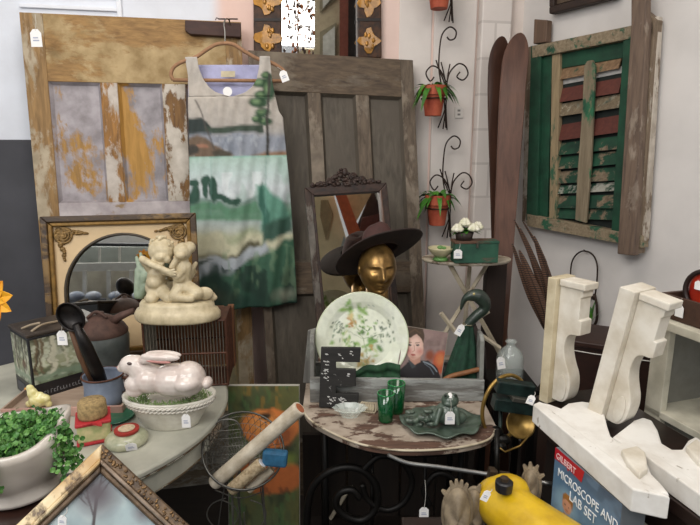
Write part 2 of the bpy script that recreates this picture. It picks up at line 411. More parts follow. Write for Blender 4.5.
rlC=PEEL('#4a3c2a','#6f6350','#8e8a80','#6c675e',.5,7,'x',seed=15,st=3)
pn1=PEEL('#86663a','#b28746','#a9a2a6','#857e80',.66,6,'z',seed=6)
pn2=PEEL('#9b7434','#b88a45','#a29ca0','#7e797c',.52,6,'z',seed=7)
W1=d1.W
cols1=[(g(d1,53,140),g(d1,104,140)),(g(d1,121,140),g(d1,165,140)),(g(d1,188,140),g(d1,188,140)+.17)]
rows1=[(h(d1,80,82),h(d1,80,203)),(h(d1,80,203)+.16,h(d1,80,203)+.95)]
lowp=PEEL('#6b5a40','#8a7854','#77766c','#5a5a54',.5,5,'z',seed=8)
low2=PEEL('#87704a','#a08658','#8c8262','#6c6550',.4,5,'z',seed=9)
panel_door('panelled_door','tan wooden door with three tall panels and flaking lilac paint, behind the dress',d1,W1,2.03,cols1,rows1,([stA,stB,stC,stA],[rlA,rlB,rlC],[pn1,pn2,pn2,lowp,low2,low2]))
# second door, grey
t2=P(248,50,2.44); r2=P(413,60,2.57)
d2=F3(t2,r2,Vector((t2.x+.10,t2.y-.30,0)),False)
gs=PEEL('#463b30','#6c5e4f','#85796a','#675c50',.4,9,'z',seed=10)
gr=PEEL('#3f3228','#655542','#766a5a','#594e42',.35,6,'x',seed=11,st=4)
gp=WOOD('#3c352d','#625a4e','z',.8,c3='#524a40')
cols2=[(g(d2,262,140),g(d2,310,140)),(g(d2,323,140),g(d2,358,140)),(g(d2,371,140),g(d2,404,140))]
r0=h(d2,340,94); r1=h(d2,340,262)
panel_door('panelled_door','weathered grey wooden door with three narrow panels, leaning behind the carved mirror',d2,d2.W,t2.z/d2.z.z,cols2,[(r0,r1),(r1+.14,r1+.8)],([gs],[gr],[gp]))
price_tag(36,38,2.15,'white price tag hanging on the top left of the tan door',15,10,strg=(35,14))
# dark strip with screw plate lying along top of door 1
mb=MB(); mb.pprism(d1,[(185,20),(241,23),(241,37),(190,34),(185,30)],-.03,-.002)
o=mb.build('wood_strip',WOOD('#2c1813','#4a2b22','x'),bevel=.002); tg(o,'dark brown splintered wood strip along the top edge of the tan door','strip')
mb=MB(); f=ux(228,19,2.33); s=2.33/FPX; mb.box(f,-9*s,9*s,-.004,.004,-.002,.002); mb.tube([f.w(-.035,0,0),f.w(-.045,-.004,.004),f.w(-.05,0,-.004)],.002)
o=mb.build('iron_hook_plate',M('#2a211e',.5,.7)); tg(o,'small dark iron plate on top of the tan door above the hanger','hook')
# ================================================================ gilded mirror on the wall above
f=Fr(WB.w(0,-.016,0),WB.x,WB.y,WB.z)
t=T('gilded_mirror',f.pp(316,60),'tall mirror in a dark frame with gold painted blocks, above the grey door','mirror')
FRM=M('#4a2c14',.6,var=.3,sc=45,c2='#1c100a'); GOLD=M('#a8762c',.38,.6,var=.25,sc=40,coat=.3)
side_f=[]
for (a,b2) in ((253,281),(357,381)):
    mb=MB(); mb.pprism(f,[(a,-60),(b2,-60),(b2+1,58),(a+1,58)],-.02,.015); side_f.append(mb.build('side_frame',FRM,t,bevel=.006))
mb=MB(); mb.pprism(f,[(253,-60),(381,-60),(381,-85),(253,-85)],-.03,.015); mb.build('top_frame',FRM,t,bevel=.006)
rr=random.Random(3)
def gold_motif(cx,cy,w,hh):
    mb=MB(); pts=[]
    for k in range(18):
        an=2*PI*k/18; q=1+.28*math.cos(4*an)+rr.uniform(-.12,.12); pts.append((cx+w*q*math.cos(an)*.8,cy+hh*q*math.sin(an)*.8))
    mb.pprism(f,pts,-.025,-.0205); 
    for k in range(5): mb.ell(f.pp(cx+rr.uniform(-w,w)*.5,cy+rr.uniform(-hh,hh)*.6,-.026),(.008,.004,.012),f,8)
    mb.build('gilt_ornament',GOLD,side_f[0 if cx<300 else 1],bevel=.001)
for a in (267,369):
    for cy,hh in ((-32,14),(0,12),(38,11)): gold_motif(a,cy+(3 if a>300 else 0),15 if a<300 else 12,hh*1.25)
for a,b2 in ((254,282),(357,381)):
    mb=MB(); mb.pprism(f,[(a,18),(b2,18),(b2,21),(a,21)],-.023,-.02); mb.build('groove',M('#1c110b',.5),t)
ur=MIRROR('#e4e2df'); mb=MB(); mb.pprism(f,[(281,-60),(357,-60),(358,58),(282,58)],.004,.012); mb.build('glass',ur,t)
FTOP=f
# frame at the top right corner, on the right wall
f=Fr(WR.w(0,-.03,0),WR.x,WR.y,WR.z)
t=T('wall_picture',f.pp(585,8),'dark brown picture frame bottom edge, high on the wall above the green shutter','picture frame')
BR=WOOD('#1d120d','#38251b','x')
mb=MB(); mb.pprism(f,[(549,7),(549,14),(616,-3),(616,-12)],-.02,.02); mb.build('bottom_rail',BR,t,bevel=.004)
mb=MB(); mb.pprism(f,[(549,7),(554,6),(554,-60),(549,-60)],-.02,.02); mb.build('side_rail',BR,t,bevel=.004)
mb=MB(); mb.pprism(f,[(554,5),(616,-12),(616,-80),(554,-60)],.0,.01); mb.build('picture',M('#5b4a3a',.7),t)
# outlet
f=Fr(WB.w(0,-.016,0),WB.x,WB.y,WB.z); t=T('wall_outlet',f.pp(459,117),'small white wall outlet between the two iron planters','outlet')
mb=MB(); mb.pprism(f,[(455,107),(463,107),(463,118),(455,118)],-.006,0); mb.build('plate',M('#dcd6d0',.4,var=.02),t,bevel=.001)
for y in (110.5,114.5):
    mb=MB(); mb.pprism(f,[(457.6,y-1),(460.4,y-1),(460.4,y+1),(457.6,y+1)],-.0066,-.0058); mb.build('socket',M('#8d8783',.4),t)
# ================================================================ iron scroll planters
IRON=M('#3a2c24',.55,.6,var=.2)
TERRA=M('#b0583c',.75,var=.12,sc=20,c2='#8f3620')
def spiral(cx,cy,r0,r1,a0,turns,n=22,sx=1):
    return [(cx+sx*(r0+(r1-r0)*k/n)*math.cos(a0+turns*2*PI*k/n),cy+(r0+(r1-r0)*k/n)*math.sin(a0+turns*2*PI*k/n)) for k in range(n+1)]
LEAF=[M('#4f8a28',.45,var=.25,sc=30,c2='#2f5f1a'),M('#3f7a22',.5,var=.25,sc=30,c2='#28511a')]
def leaf(mb,base,d,L,W,droop,upv=Vector((0,0,1)),seg=7):
    d=Vector(d).normalized(); side=d.cross(upv); side=side.normalized() if side.length>1e-4 else Vector((1,0,0)); rows=[]
    for i in range(seg+1):
        t=i/seg; p=Vector(base)+d*L*t+upv*(-droop*L*t*t); w=W*math.sin(PI*min(1,.12+t*.88))**.8*(1-.2*t)
        rows.append([p-side*w+upv*w*.25,p,p+side*w+upv*w*.25])
    mb.surf(rows)
fp=Fr(WB.w(0,-.07,0),WB.x,WB.y,WB.z)
def planter(dx,dy,lab,plab,full=True,s=1):
    q=lambda x,y,o=0: fp.pp(x+dx,y+dy,o)
    t=T('wall_planter',q(440,135),lab,'plant hanger','iron planters on the back wall')
    rad=.0035
    sc=[(446,128),(444,100),(439,70),(440,45),(443,33),(450,27),(456,31),(455,38),(450,40),(447,37)]
    if full:
        mb=MB(); mb.tube(smoothpts([q(*p) for p in sc]),rad,7); mb.build('top_scroll',IRON,t,smooth=True)
        mb=MB(); mb.tube(smoothpts([q(*p) for p in [(447,82),(450,72),(458,64),(465,66),(468,74),(463,80),(457,77),(460,72)]]),rad,7); mb.build('side_scroll',IRON,t,smooth=True)
        mb=MB(); mb.tube(smoothpts([q(*p) for p in [(446,82),(440,70),(432,66),(426,73),(430,81),(434,77)]]),rad,7); mb.build('side_scroll',IRON,t,smooth=True)
        for p in ([(445,84),(440,72),(436,60)],[(447,84),(448,74),(450,64)],[(446,84),(443,70),(441,62)]):
            mb=MB(); mb.tube(smoothpts([q(*k) for k in p]),rad*.9,6); mb.build('spike',IRON,t,smooth=True)
    for p in ([(445,84),(446,105),(438,128)],[(446,84),(446,105),(443,129)],[(447,84),(446,105),(447,130)]):
        mb=MB(); mb.tube(smoothpts([q(*k) for k in p]),rad*.9,6); mb.build('lower_prong',IRON,t,smooth=True)
    # ring that holds the pot
    c=q(434,99,-.075); fr=up(c,11); mb=MB(); mb.tube([fr.w(.056*math.cos(k*PI/12),.056*math.sin(k*PI/12),0) for k in range(24)],.003,6,True); mb.tube([fr.w(.045,.04,0),q(446,100)],.003); mb.build('pot_ring',IRON,t,smooth=True)
    # the pot with its plant
    base=q(433,116,-.075); fr=up(base,11); H=(q(433,86,-.075)-base).length
    p=T('terracotta_pot',base,plab,'potted plant','ferns in terracotta pots')
    R=.055; mb=MB(); mb.lathe(fr,[(0,0),(R*.66,0),(R*.9,H*.68),(R*1.05,H*.68),(R*1.08,H),(R*.95,H),(R*.9,H*.9),(0,H*.88)],28); mb.build('pot',TERRA,p,bevel=.001)
    top=fr.w(0,0,H*.9); rn=random.Random(int(dy)+5)
    for k in range(26):
        mb=MB(); an=rn.uniform(0,2*PI); el=rn.uniform(.2,1.2); d=Vector((math.cos(an),math.sin(an)*.8,el)); leaf(mb,top+Vector((math.cos(an)*.02,math.sin(an)*.015,0)),d,rn.uniform(.08,.13),rn.uniform(.011,.018),rn.uniform(.5,1.3)); mb.build('leaf',LEAF[k%2],p,smooth=True)
    return t
planter(0,0,'dark iron scroll planter on the wall beside the grey door, middle of three','fern in terracotta pot hanging level with the top of the grey door')
planter(4,109,'dark iron scroll planter on the wall above the small round stand','fern in terracotta pot hanging just above the small cream bowl')
planter(6,-107,'iron scroll planter cut off by the top of the photo','plant in terracotta pot at the very top of the wall')
# ================================================================ skis in the corner
def ski(tip,low,wpx,lab,Y0,Y1,c):
    a=P(*tip,Y0); b=P(*low,Y1); d=(b-a); k=a.z/(a.z-b.z); b=a+d*k*.995
    z=(a-b).normalized(); x=Vector((1,0,0)); x=(x-z*x.dot(z)).normalized(); x=(x*math.cos(.05)+z.cross(x)*math.sin(.05)).normalized(); y=z.cross(x); fr=Fr(b,x,y,z); L=(a-b).length; W=wpx/2*Y0/FPX
    t=T('wooden_ski',b,lab,'ski','skis standing in the corner'); rows=[]; mb=MB()
    for i in range(80):
        u=1-(1-i/79)**1.5; zz=L*u; w=W*(.74+.34*min(1,max(0,(u-.35)/.5))**1.2); 
        if u>.94: w*=math.sqrt(max(0.0,1-((u-.94)/.06)**2))+.01
        yb=-.05*max(0,(u-.88)/.12)**2; th=.009
        rows.append([fr.w(-w,yb+.001,zz),fr.w(-w*.93,yb-.003,zz),fr.w(w*.93,yb-.003,zz),fr.w(w,yb+.001,zz),fr.w(w,yb+.006,zz),fr.w(-w,yb+.006,zz)])
    mb.surf(rows,True); mb.build('blade',c,t,smooth=False)
    mb=MB(); mb.box(fr,-W*.7,W*.7,.006,.012,L*.40,L*.44); mb.build('foot_plate',M('#4a3a2e',.5,.4),t,bevel=.001)
SK=WOOD('#452a1e','#74503e','z',.7,rough=.4,coat=.3); SK2=WOOD('#2e1b13','#4e3022','z',.7,rough=.4,coat=.3)
ski((498,40),(500,250),19,'dark brown wooden ski in the corner, the left one behind',2.56,2.45,SK2)
ski((516,37),(504,245),23,'lighter brown wooden ski in the corner, in front of its pair',2.48,2.36,SK)
# ================================================================ green shutter on the right wall
f=Fr(WR.w(0,-.02,0),WR.x,WR.y,WR.z); ZL=f.uv
t=T('window_shutter',f.pp(585,250),'large peeling green louvred shutter frame hung on the right wall','shutter')
GR=PEEL('#5b4b3a','#8a7a64','#1b4a34','#0f2f22',.86,12,'z',seed=21); GR2=PEEL('#5b4b3a','#8a7a64','#1b4a34','#0f2f22',.62,14,'x',seed=22)
GRT=PEEL('#6e5f49','#978870','#2a5c42','#1c4633',.33,16,'x',seed=23); OLD=PEEL('#5d4c3c','#857460','#b7ada0','#958a7c',.3,16,'z',seed=24); GRD=PEEL('#4b4236','#7c705e','#174a33','#0f3524',.95,12,'z',seed=25)
def bar(pts,y0,y1,name,mt,bv=.002): mb=MB(); mb.pprism(f,pts,y0,y1); return mb.build(name,mt,t,bevel=bv)
bar([(532,46),(653,21),(654,34),(532,58)],-.05,-.005,'top_rail',GRT)
bar([(527,226),(642,248),(641,236),(527,214)],-.05,-.005,'bottom_rail',GRT)
bar([(531,46),(541,44),(537,222),(526,220)],-.048,-.005,'left_stile',GRD)
bar([(541,52),(552,50),(547,222),(537,220)],-.03,-.005,'inner_stile',GRD)
bar([(624,30),(637,27),(624,238),(611,234)],-.045,-.005,'inner_stile',GRD)
bar([(636,4),(656,20),(655,24),(638,254),(618,250),(634,26)],-.05,-.004,'right_stile',OLD)
bar([(652,18),(658,16),(658,26),(645,240),(640,250)],-.03,0,'outer_edge',PEEL('#5d4c3c','#857460','#c7bdb0','#a59a8c',.6,16,'z',seed=26))
bar([(552,50),(560,48),(556,222),(549,220)],-.035,-.008,'slat_holder',PEEL('#7e6e54','#a08c6c','#2a5c42','#1c4633',.35,9,'z',seed=27))
bar([(552,54),(624,40),(622,58),(552,70)],-.02,-.006,'upper_panel',GRD)
bar([(545,52),(626,36),(616,236),(543,221)],-.004,-.001,'back_board',M('#1c2420',.8,var=.2))  # added dark sheet that darkens the gaps between the louvres
for q_ in ([(556,79),(622,66),(622,73),(556,86)],[(556,135),(622,127),(621,130),(556,138)],[(556,112),(622,101),(622,105),(556,116)]): bar(q_,-.0065,-.004,'white_gap_strip',M('#d5d1cc',.7))
# louvres : (y at left, y at right, height, material)
lv=[(70,57,12,PEEL('#6a5038','#94785a','#2a5c42','#1c4633',.2,16,'x',seed=28)),(84,73,4,None),(90,79,14,WOOD('#4a231c','#6d382c','x')),(105,95,13,PEEL('#5a4c3a','#86775f','#b0a48e','#2a3c30',.3,20,'x',seed=29)),(119,109,5,None),(126,116,16,WOOD('#45201a','#683429','x')),
    (144,137,12,GR2),(158,152,12,GR2),(172,168,12,GR2),(186,183,8,PEEL('#8d8b80','#a9a79c','#1b4a34','#0f2f22',.5,14,'x',seed=31)),(196,196,12,GR2),(208,210,10,GR2)]
for yl,yr,hh,mt in lv:
    if mt is None: continue
    mb=MB(); a,c=f.uv(557,yl); b2,c2=f.uv(624,yr-1.5); a2,d_=f.uv(556,yl+hh*.98); b3,e_=f.uv(623,yr+hh*1.12-1.5)
    vs=[f.w(a,-.012,c),f.w(b2,-.012,c2),f.w(b3,-.03,e_),f.w(a2,-.03,d_)]; vs+=[v+f.y*.007 for v in vs]
    mb.add(vs,[(0,1,2,3),(7,6,5,4),(0,4,5,1),(1,5,6,2),(2,6,7,3),(3,7,4,0)]); mb.build('louvre',mt,t)
bar([(584,66),(587,61),(592,60),(595,66),(591,160),(586,223),(575,220),(577,180),(582,110)],-.05,-.038,'tilt_bar',PEEL('#6d604c','#8f816a','#2a6c48','#1c4633',.28,12,'z',seed=32))
mb=MB(); mb.pprism(f,[(526.5,48),(531.5,46),(527,224),(522,220)],-.03,-.002); mb.build('outer_edge',PEEL('#5d4c3c','#857460','#b7ada0','#958a7c',.5,18,'z',seed=35),t)
t=T('wooden_post',f.pp(538,60),'short weathered grey post sticking up at the left of the shutter','post')
mb=MB(); mb.pprism(f,[(534,19),(547,20),(546,42),(533,44)],-.035,-.0); mb.build('post_shaft',WOOD('#4f3c2f','#745c4a','z'),t,bevel=.004)
t=T('wooden_post',f.pp(628,250),'long weathered brown post fixed down the right side of the shutter','post')
mb=MB(); mb.pprism(f,[(631,-20),(646,-24),(646,18),(647,22),(634,256),(617,254),(631,24)],-.085,-.052); mb.build('post_shaft',PEEL('#54443a','#7a6656','#98897a','#7c6d60',.3,9,'z',seed=33),t,bevel=.004)
# hanging end nubs under shutter
for x,y in ((531,238),(629,250)):
    pass
# ================================================================ the dress on its hanger
f=up(P(240,60,2.24),6)
pt=Paint(180,302,52,316,2.0,'#b9b0a6',seed=3)
pt.grad([(55,'#b7b0a8'),(95,'#bdb4a9'),(125,'#b3aca4'),(135,'#a9a7a6'),(152,'#8d93a0')]); pt.mott('#9c948c',.35,10)
pt.warp(3,6)
pt.poly([(180,118),(200,117),(215,128),(214,134),(180,140)],'#2c3634',.95,2); pt.poly([(205,127),(262,124),(262,131),(240,133),(205,132)],'#3a483c',.95,2)
pt.poly([(180,134),(300,131),(300,158),(180,158)],'#8d929c',.75,4); pt.mott('#b9bec6',.5,16,sub=(180,300,134,158)); pt.mott('#5a6474',.4,14,sub=(215,300,134,158))
pt.poly([(180,141),(196,135),(212,140),(228,150),(236,158),(180,158)],'#6e5b4a',.95,3); pt.ell(202,146,7,2.5,'#9a705a',.6); pt.ell(190,150,8,5,'#3d3a34',.9); pt.ell(222,153,10,4,'#4a4438',.8)
pt.poly([(240,158),(262,150),(300,148),(300,158)],'#8a6a50',.8,3)
pt.warp(1.5,8)
for (x,y,rx,ry) in ((262,84,9,5),(264,96,9,5),(259,103,10,5),(263,113,9,5),(268,76,6,4),(266,122,8,4),(270,90,6,12),(257,119,6,4)): pt.ell(x,y,rx,ry,'#2f4c34',.9,.4); pt.ell(x-2,y-1,rx*.5,ry*.5,'#6f8a62',.6,.6)
pt.line([(270,75),(269,110),(268,155)],3,'#33302a',.85,1.5); pt.line([(196,100),(208,130),(214,150)],2,'#4a4440',.7,1.5)
# lower part : sky, far trees, meadow, river, bank
pt.X,pt.Y=pt.X0,pt.Y0
pt.poly([(180,157),(302,155),(302,214),(180,214)],'#a9cbbf',1,1.5)
k=pt.img.copy(); lo=Paint(180,302,52,316,2.0,seed=8); lo.grad([(157,'#a6c8b8'),(172,'#b6cfc9'),(188,'#c9d3d6'),(200,'#aebfc0'),(204,'#7f9c8c'),(212,'#5f9474'),(218,'#57916c'),(222,'#a7b7b2'),(230,'#b9c0b0'),(236,'#c9c89c'),(248,'#cfcba4'),(256,'#8a8560'),(262,'#a4aeb6'),(276,'#7d8f8c'),(285,'#3e6a4c'),(310,'#1f5a40')]); 
lo.mott('#8fb8a4',.4,9,sub=(180,300,157,200)); lo.mott('#e4e8ea',.5,8,sub=(200,290,172,198))
lo.warp(4,7)
lo.poly([(180,200),(230,203),(262,198),(262,206),(180,207)],'#6d8f80',.9,3); lo.poly([(180,206),(262,204),(262,214),(215,212),(180,214)],'#4f8d66',.9,2)
for (x,y,rx,ry) in ((193,183,5,5),(206,181,5,7),(215,183,5,7),(206,192,4,10),(215,194,4,10),(193,196,5,10),(222,198,10,4),(235,199,9,3)): lo.ell(x,y,rx,ry,'#1f5340',.95,.4)
lo.poly([(196,240),(225,232),(262,232),(264,238),(244,250),(210,254),(192,250)],'#cfca9f',.9,4); lo.poly([(222,232),(260,226),(262,233),(240,240),(225,238)],'#8da06e',.5,5)
lo.poly([(228,252),(258,239),(262,244),(244,256),(228,262)],'#5f5a3a',.8,3)
lo.poly([(196,262),(222,256),(246,250),(266,242),(270,250),(250,258),(230,268),(206,276),(196,278)],'#aab4bd',.95,3); lo.poly([(192,258),(212,262),(200,266),(192,264)],'#4c5a50',.8,2)
lo.poly([(190,280),(214,277),(240,264),(262,253),(300,234),(300,316),(190,316)],'#2f6a4c',.97,4); lo.mott('#0f3a2c',.85,9,.45,.2,sub=(190,302,265,316)); lo.mott('#6f9468',.5,13,.6,sub=(220,302,245,300)); lo.ell(285,292,9,7,'#9aa386',.6,.8); lo.ell(245,300,22,8,'#16523f',.8,.8); lo.ell(215,296,20,9,'#3c4a34',.6,.8)
lo.poly([(259,186),(266,184),(288,214),(292,228),(262,232),(263,205)],'#4f9a80',.9,4); lo.poly([(262,182),(266,190),(270,215),(268,236),(264,236)],'#1f6a56',.9,2); lo.poly([(264,226),(292,214),(292,232),(262,244)],'#2a5a48',.9,4)
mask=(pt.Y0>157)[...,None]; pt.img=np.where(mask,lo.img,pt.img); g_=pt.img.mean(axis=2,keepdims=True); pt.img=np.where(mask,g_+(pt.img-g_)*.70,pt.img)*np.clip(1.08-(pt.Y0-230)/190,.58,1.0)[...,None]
pt.line([(180,157.5),(302,155)],1.2,'#7fb09c',.8)
for x0,x1 in ((212,211),(266,266)): pt.line([(x0,158),(x1,215)],.8,'#6e9a90',.5,1.5)
L=lambda y: np.interp(y,[57,70,90,110,130,200,250,308],[184,186,188,188,189,190,193,200])
R=lambda y: np.interp(y,[60,80,95,112,118,130,180,250,303],[272,273,275,279,283,284,289,294,297])
fold=lambda x,y: -.012*math.sin((x-190)*.16+y*.004)*min(1,max(0,(y-150)/80))-.025*math.sin(max(0,min(1,(x-188)/108))*PI)+.003*math.sin(x*.5+y*.07)
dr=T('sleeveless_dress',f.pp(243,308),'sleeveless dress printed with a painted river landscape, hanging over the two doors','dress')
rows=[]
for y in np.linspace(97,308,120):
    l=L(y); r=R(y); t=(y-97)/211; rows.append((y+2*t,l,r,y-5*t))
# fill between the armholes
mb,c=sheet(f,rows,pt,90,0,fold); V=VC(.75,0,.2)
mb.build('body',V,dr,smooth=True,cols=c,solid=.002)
def strap(out,inn,name):
    rows=[]
    for i in range(26):
        t=i/25; y=57+40*t; rows.append((y,np.interp(y,*out),np.interp(y,*inn)))
    mb,c=sheet(f,rows,pt,26,0,fold); mb.build(name,V,dr,smooth=True,cols=c,solid=.002)
strap(([57,75,97],[185,188,188.5]),([57,68,80,88,93,97],[197,199,204,210,217,230]),'strap')
strap(([57,68,80,88,93,97],[260,259.5,257,252,246,234]),([57,80,97],[270,272,275.5]),'strap')
# side panels under the arms
mb,c=sheet(f,[(y,L(y),np.interp(y,[97,118],[199,192])) for y in np.linspace(97,118,6)],pt,6,0,fold)
# lavender lining (inside back) seen in the neckline and left armhole
ln=Paint(180,300,50,140,1,'#b4b4d6'); ln.mott('#9c9cc0',.5,8)
mb,c=sheet(f,[(62+4*math.sin(PI*t)*0,196,259) if False else (64+36*t,187+6*t,262-3*t) for t in np.linspace(0,1,20)],ln,30,.022,lambda x,y:.022)
mb.build('lining',V,dr,smooth=True,cols=c,solid=.001)
mb,c=sheet(f,[(y,np.interp(y,[70,90,116],[187,187,188]),200) for y in np.linspace(68,118,12)],ln,8,.022,lambda x,y:.020); mb.build('lining',V,dr,smooth=True,cols=c,solid=.001)
mb=MB(); mb.pprism(f,[(221,71),(235,71),(235,77),(221,77)],.014,.016); mb.build('neck_label',M('#cfc3a4',.8),dr)
mb=MB(); mb.prism(f,[(f.uv(228,92)[0]+.018*math.cos(k*PI/8)*1,f.uv(228,92)[1]+.018*math.sin(k*PI/8)) for k in range(16)],-.018,-.0165)
tt=mb.build('swing_tag',PAPER); tg(tt,'round white tag hanging at the neckline of the landscape dress','price tag')
HG=M('#a07858',.8,var=.12,sc=60,bmp=.4)
hg=T('clothes_hanger',f.pp(228,80),'tan velvet clothes hanger holding the landscape dress','clothes hanger')
hp=[(173,80),(171,74),(174,67),(182,62),(196,57),(208,49),(218,44),(232,44),(244,51),(258,59),(272,63),(283,70),(286,77),(283,81)]
mb=MB(); mb.tube(smoothpts([f.pp(x,y,+.006) for x,y in hp]+[]),.0075,8); mb.tube([f.pp(173,80,+.006),f.pp(283,81,+.006)],.007,8); mb.build('frame',HG,hg,smooth=True)
mb=MB(); mb.tube(smoothpts([f.pp(225,44,.006),f.pp(225,32,.006),f.pp(224,24,.01),f.pp(226,19,.03),f.pp(229,20,.06),f.pp(230,25,.09)]),.003,6); mb.build('hook',M('#8a8680',.3,.9),hg,smooth=True)
price_tag(284,76,2.18,'white price tag on the right end of the tan clothes hanger',10,7,rot=20,strg=(277,67))
# ================================================================ arched mirror with cream mat
f=F3((42,217,1.93),(196,213,2.06),(52,385,1.84))
ARH=(f.o.z-.7525)/f.z.z
mr=T('arched_mirror',f.pp(125,380),'gilt framed mirror with cream arched mat and gold corner scrolls, behind the cherub statue','mirror')
GF=PEEL('#2e2013','#4a3620','#7d6238','#5d4524',.4,10,'x',seed=40,rough=.45); GI=M('#8c6a34',.38,.5,var=.2,sc=60)
W=f.W;H=ARH; s=W/154
def rim(fr,o,i,W,H,y0,y1,mt,par,names=('frame_rail','frame_stile'),bv=.004):
    A=[(o,-o),(W-o,-o),(W-o,-(H-o)),(o,-(H-o))]; B=[(i,-i),(W-i,-i),(W-i,-(H-i)),(i,-(H-i))]
    for k in range(4):
        mb=MB(); mb.prism(fr,[A[k],A[(k+1)%4],B[(k+1)%4],B[k]],y0,y1); mb.build(names[k%2],mt,par,bevel=bv)
rim(f,0,.022,W,H,-.035,.012,GF,mr); rim(f,.02,.036,W,H,-.026,.012,GI,mr,('inner_rail','inner_stile'))
# mat with arch hole
hx,hw,ht=W*.5,W*.5-.062,.070   # centre, half width, top depth
pts=[]; n=28
for k in range(n+1):
    an=PI*k/n; pts.append((hx-hw*math.cos(an),-ht-.21+.21*math.sin(an)))
CR=M('#cfb48c',.6,var=.05,sc=14,bmp=.1); mi=.034
mb=MB(); outer_t=[(mi+(W-2*mi)*k/n,-mi) for k in range(n+1)]
vs=[f.w(a,-.006,b) for a,b in pts]+[f.w(a,-.006,b) for a,b in outer_t]; fs=[(k,k+1,n+2+k,n+1+k) for k in range(n)]
mb.add(vs,fs)
for sx,(ea) in ((0,(mi,hx-hw)),(1,(hx+hw,W-mi))):
    mb.add([f.w(ea[0],-.006,-mi if sx==0 else -ht-.21),f.w(ea[1],-.006,-ht-.21 if sx==0 else -mi)],[])
mb2=MB(); mb2.add([f.w(mi,-.006,-mi),f.w(hx-hw,-.006,-ht-.21),f.w(hx-hw,-.006,-(H-.15)),f.w(mi,-.006,-(H-mi))],[(0,1,2,3)]); mb2.add([f.w(hx+hw,-.006,-ht-.21),f.w(W-mi,-.006,-mi),f.w(W-mi,-.006,-(H-mi)),f.w(hx+hw,-.006,-(H-.15))],[(0,1,2,3)])
mb2.add([f.w(mi,-.006,-(H-mi)),f.w(hx-hw,-.006,-(H-.15)),f.w(hx+hw,-.006,-(H-.15)),f.w(W-mi,-.006,-(H-mi))],[(0,1,2,3)])
mb.v=mb.v[:2*(n+1)]; mb.add(mb2.v,mb2.f); mb.build('mat',CR,mr,solid=.006)
edge=[f.w(a,-.010,b) for a,b in pts]; edge=[f.w(hx-hw,-.01,-(H-.15))]+edge+[f.w(hx+hw,-.01,-(H-.15))]
mb=MB(); mb.tube(edge,.005,8); mb.build('arch_beading',M('#4a4238',.45,.3),mr,smooth=True)
mb=MB(); mb.box(f,mi,W-mi,.006,.008,-(H-mi),-mi); mb.build('glass',MIRROR('#dcdcd8'),mr); FARCH=f
OR=M('#8f7040',.5,.35,var=.3,sc=80)
rn=random.Random(5)
for sx in (-1,1):
    mb=MB(); cx,cz=(W*.5+sx*(W*.5-.068)),-.068
    path=[(0,0),(.03,.012),(.055,.004),(.08,.014),(.10,.012)]
    for k in range(26):
        t=rn.random(); mb.ell(f.w(cx-sx*(t*.095-.015),-.012,cz+.016-t*.012+rn.uniform(-.012,.012)*(1-t)),(.012*(1-t*.6),.006,.009*(1-t*.5)),f,8)
        t=rn.random(); mb.ell(f.w(cx+sx*(.012-t*.012)+rn.uniform(-.012,.012)*(1-t),-.012,cz-t*.09),(.010*(1-t*.5),.006,.011*(1-t*.5)),f,8)
    for r in (.028,.018,.009): mb.tube([f.w(cx+r*math.cos(k*PI/8),-.014,cz+r*math.sin(k*PI/8)) for k in range(16)],.004,6,True)
    mb.build('corner_scroll',OR,mr,smooth=True)
# ================================================================ round white table
TC=Vector((-.875,1.50,0)); TR=.50; TZ=.75
tb=T('round_table',TC,'round off-white painted pedestal table carrying the rabbit dish','table'); fr=up(TC)
CREAM=M('#bdbcae',.45,var=.09,sc=6,bmp=.1,c2='#96958a',coat=.15)
mb=MB(); mb.lathe(fr,[(0,TZ-.022),(TR-.01,TZ-.022),(TR,TZ-.016),(TR,TZ-.006),(TR-.006,TZ),(0,TZ)],72); mb.build('tabletop',CREAM,tb,bevel=.002)
mb=MB(); mb.lathe(fr,[(TR-.03,TZ-.022),(TR-.022,TZ-.03),(TR-.022,TZ-.085),(TR-.03,TZ-.09),(TR-.05,TZ-.09),(TR-.05,TZ-.022)],72); mb.build('apron',CREAM,tb,bevel=.002)
for z in (TZ-.0225,TZ-.088):
    rr_=TR-.006 if z>TZ-.05 else TR-.024; mb=MB(); mb.tube([fr.w(rr_*math.cos(2*PI*k/90),rr_*math.sin(2*PI*k/90),z) for k in range(90)],.0028,6,True); mb.build('worn_edge_line',PEEL('#4a3a28','#6e5a40','#a8a698','#8c8a7c',.45,18,'x',seed=44),tb,smooth=True)
mb=MB(); mb.lathe(fr,[(.03,TZ-.09),(.09,TZ-.1),(.05,TZ-.2),(.07,.4),(.09,.3),(.05,.2),(.10,.14),(.10,.08),(0,.08)],32); mb.build('pedestal',CREAM,tb,smooth=True)
for k in range(4):
    an=PI/4+k*PI/2; mb=MB(); mb.tube(smoothpts([TC+Vector((math.cos(an)*r,math.sin(an)*r,z)) for r,z in ((.05,.16),(.16,.15),(.28,.05),(.36,.022))]),[.03]*6+[.028]*6+[.022]*7,8); mb.build('leg',CREAM,tb,smooth=True)
TT=TZ+.001
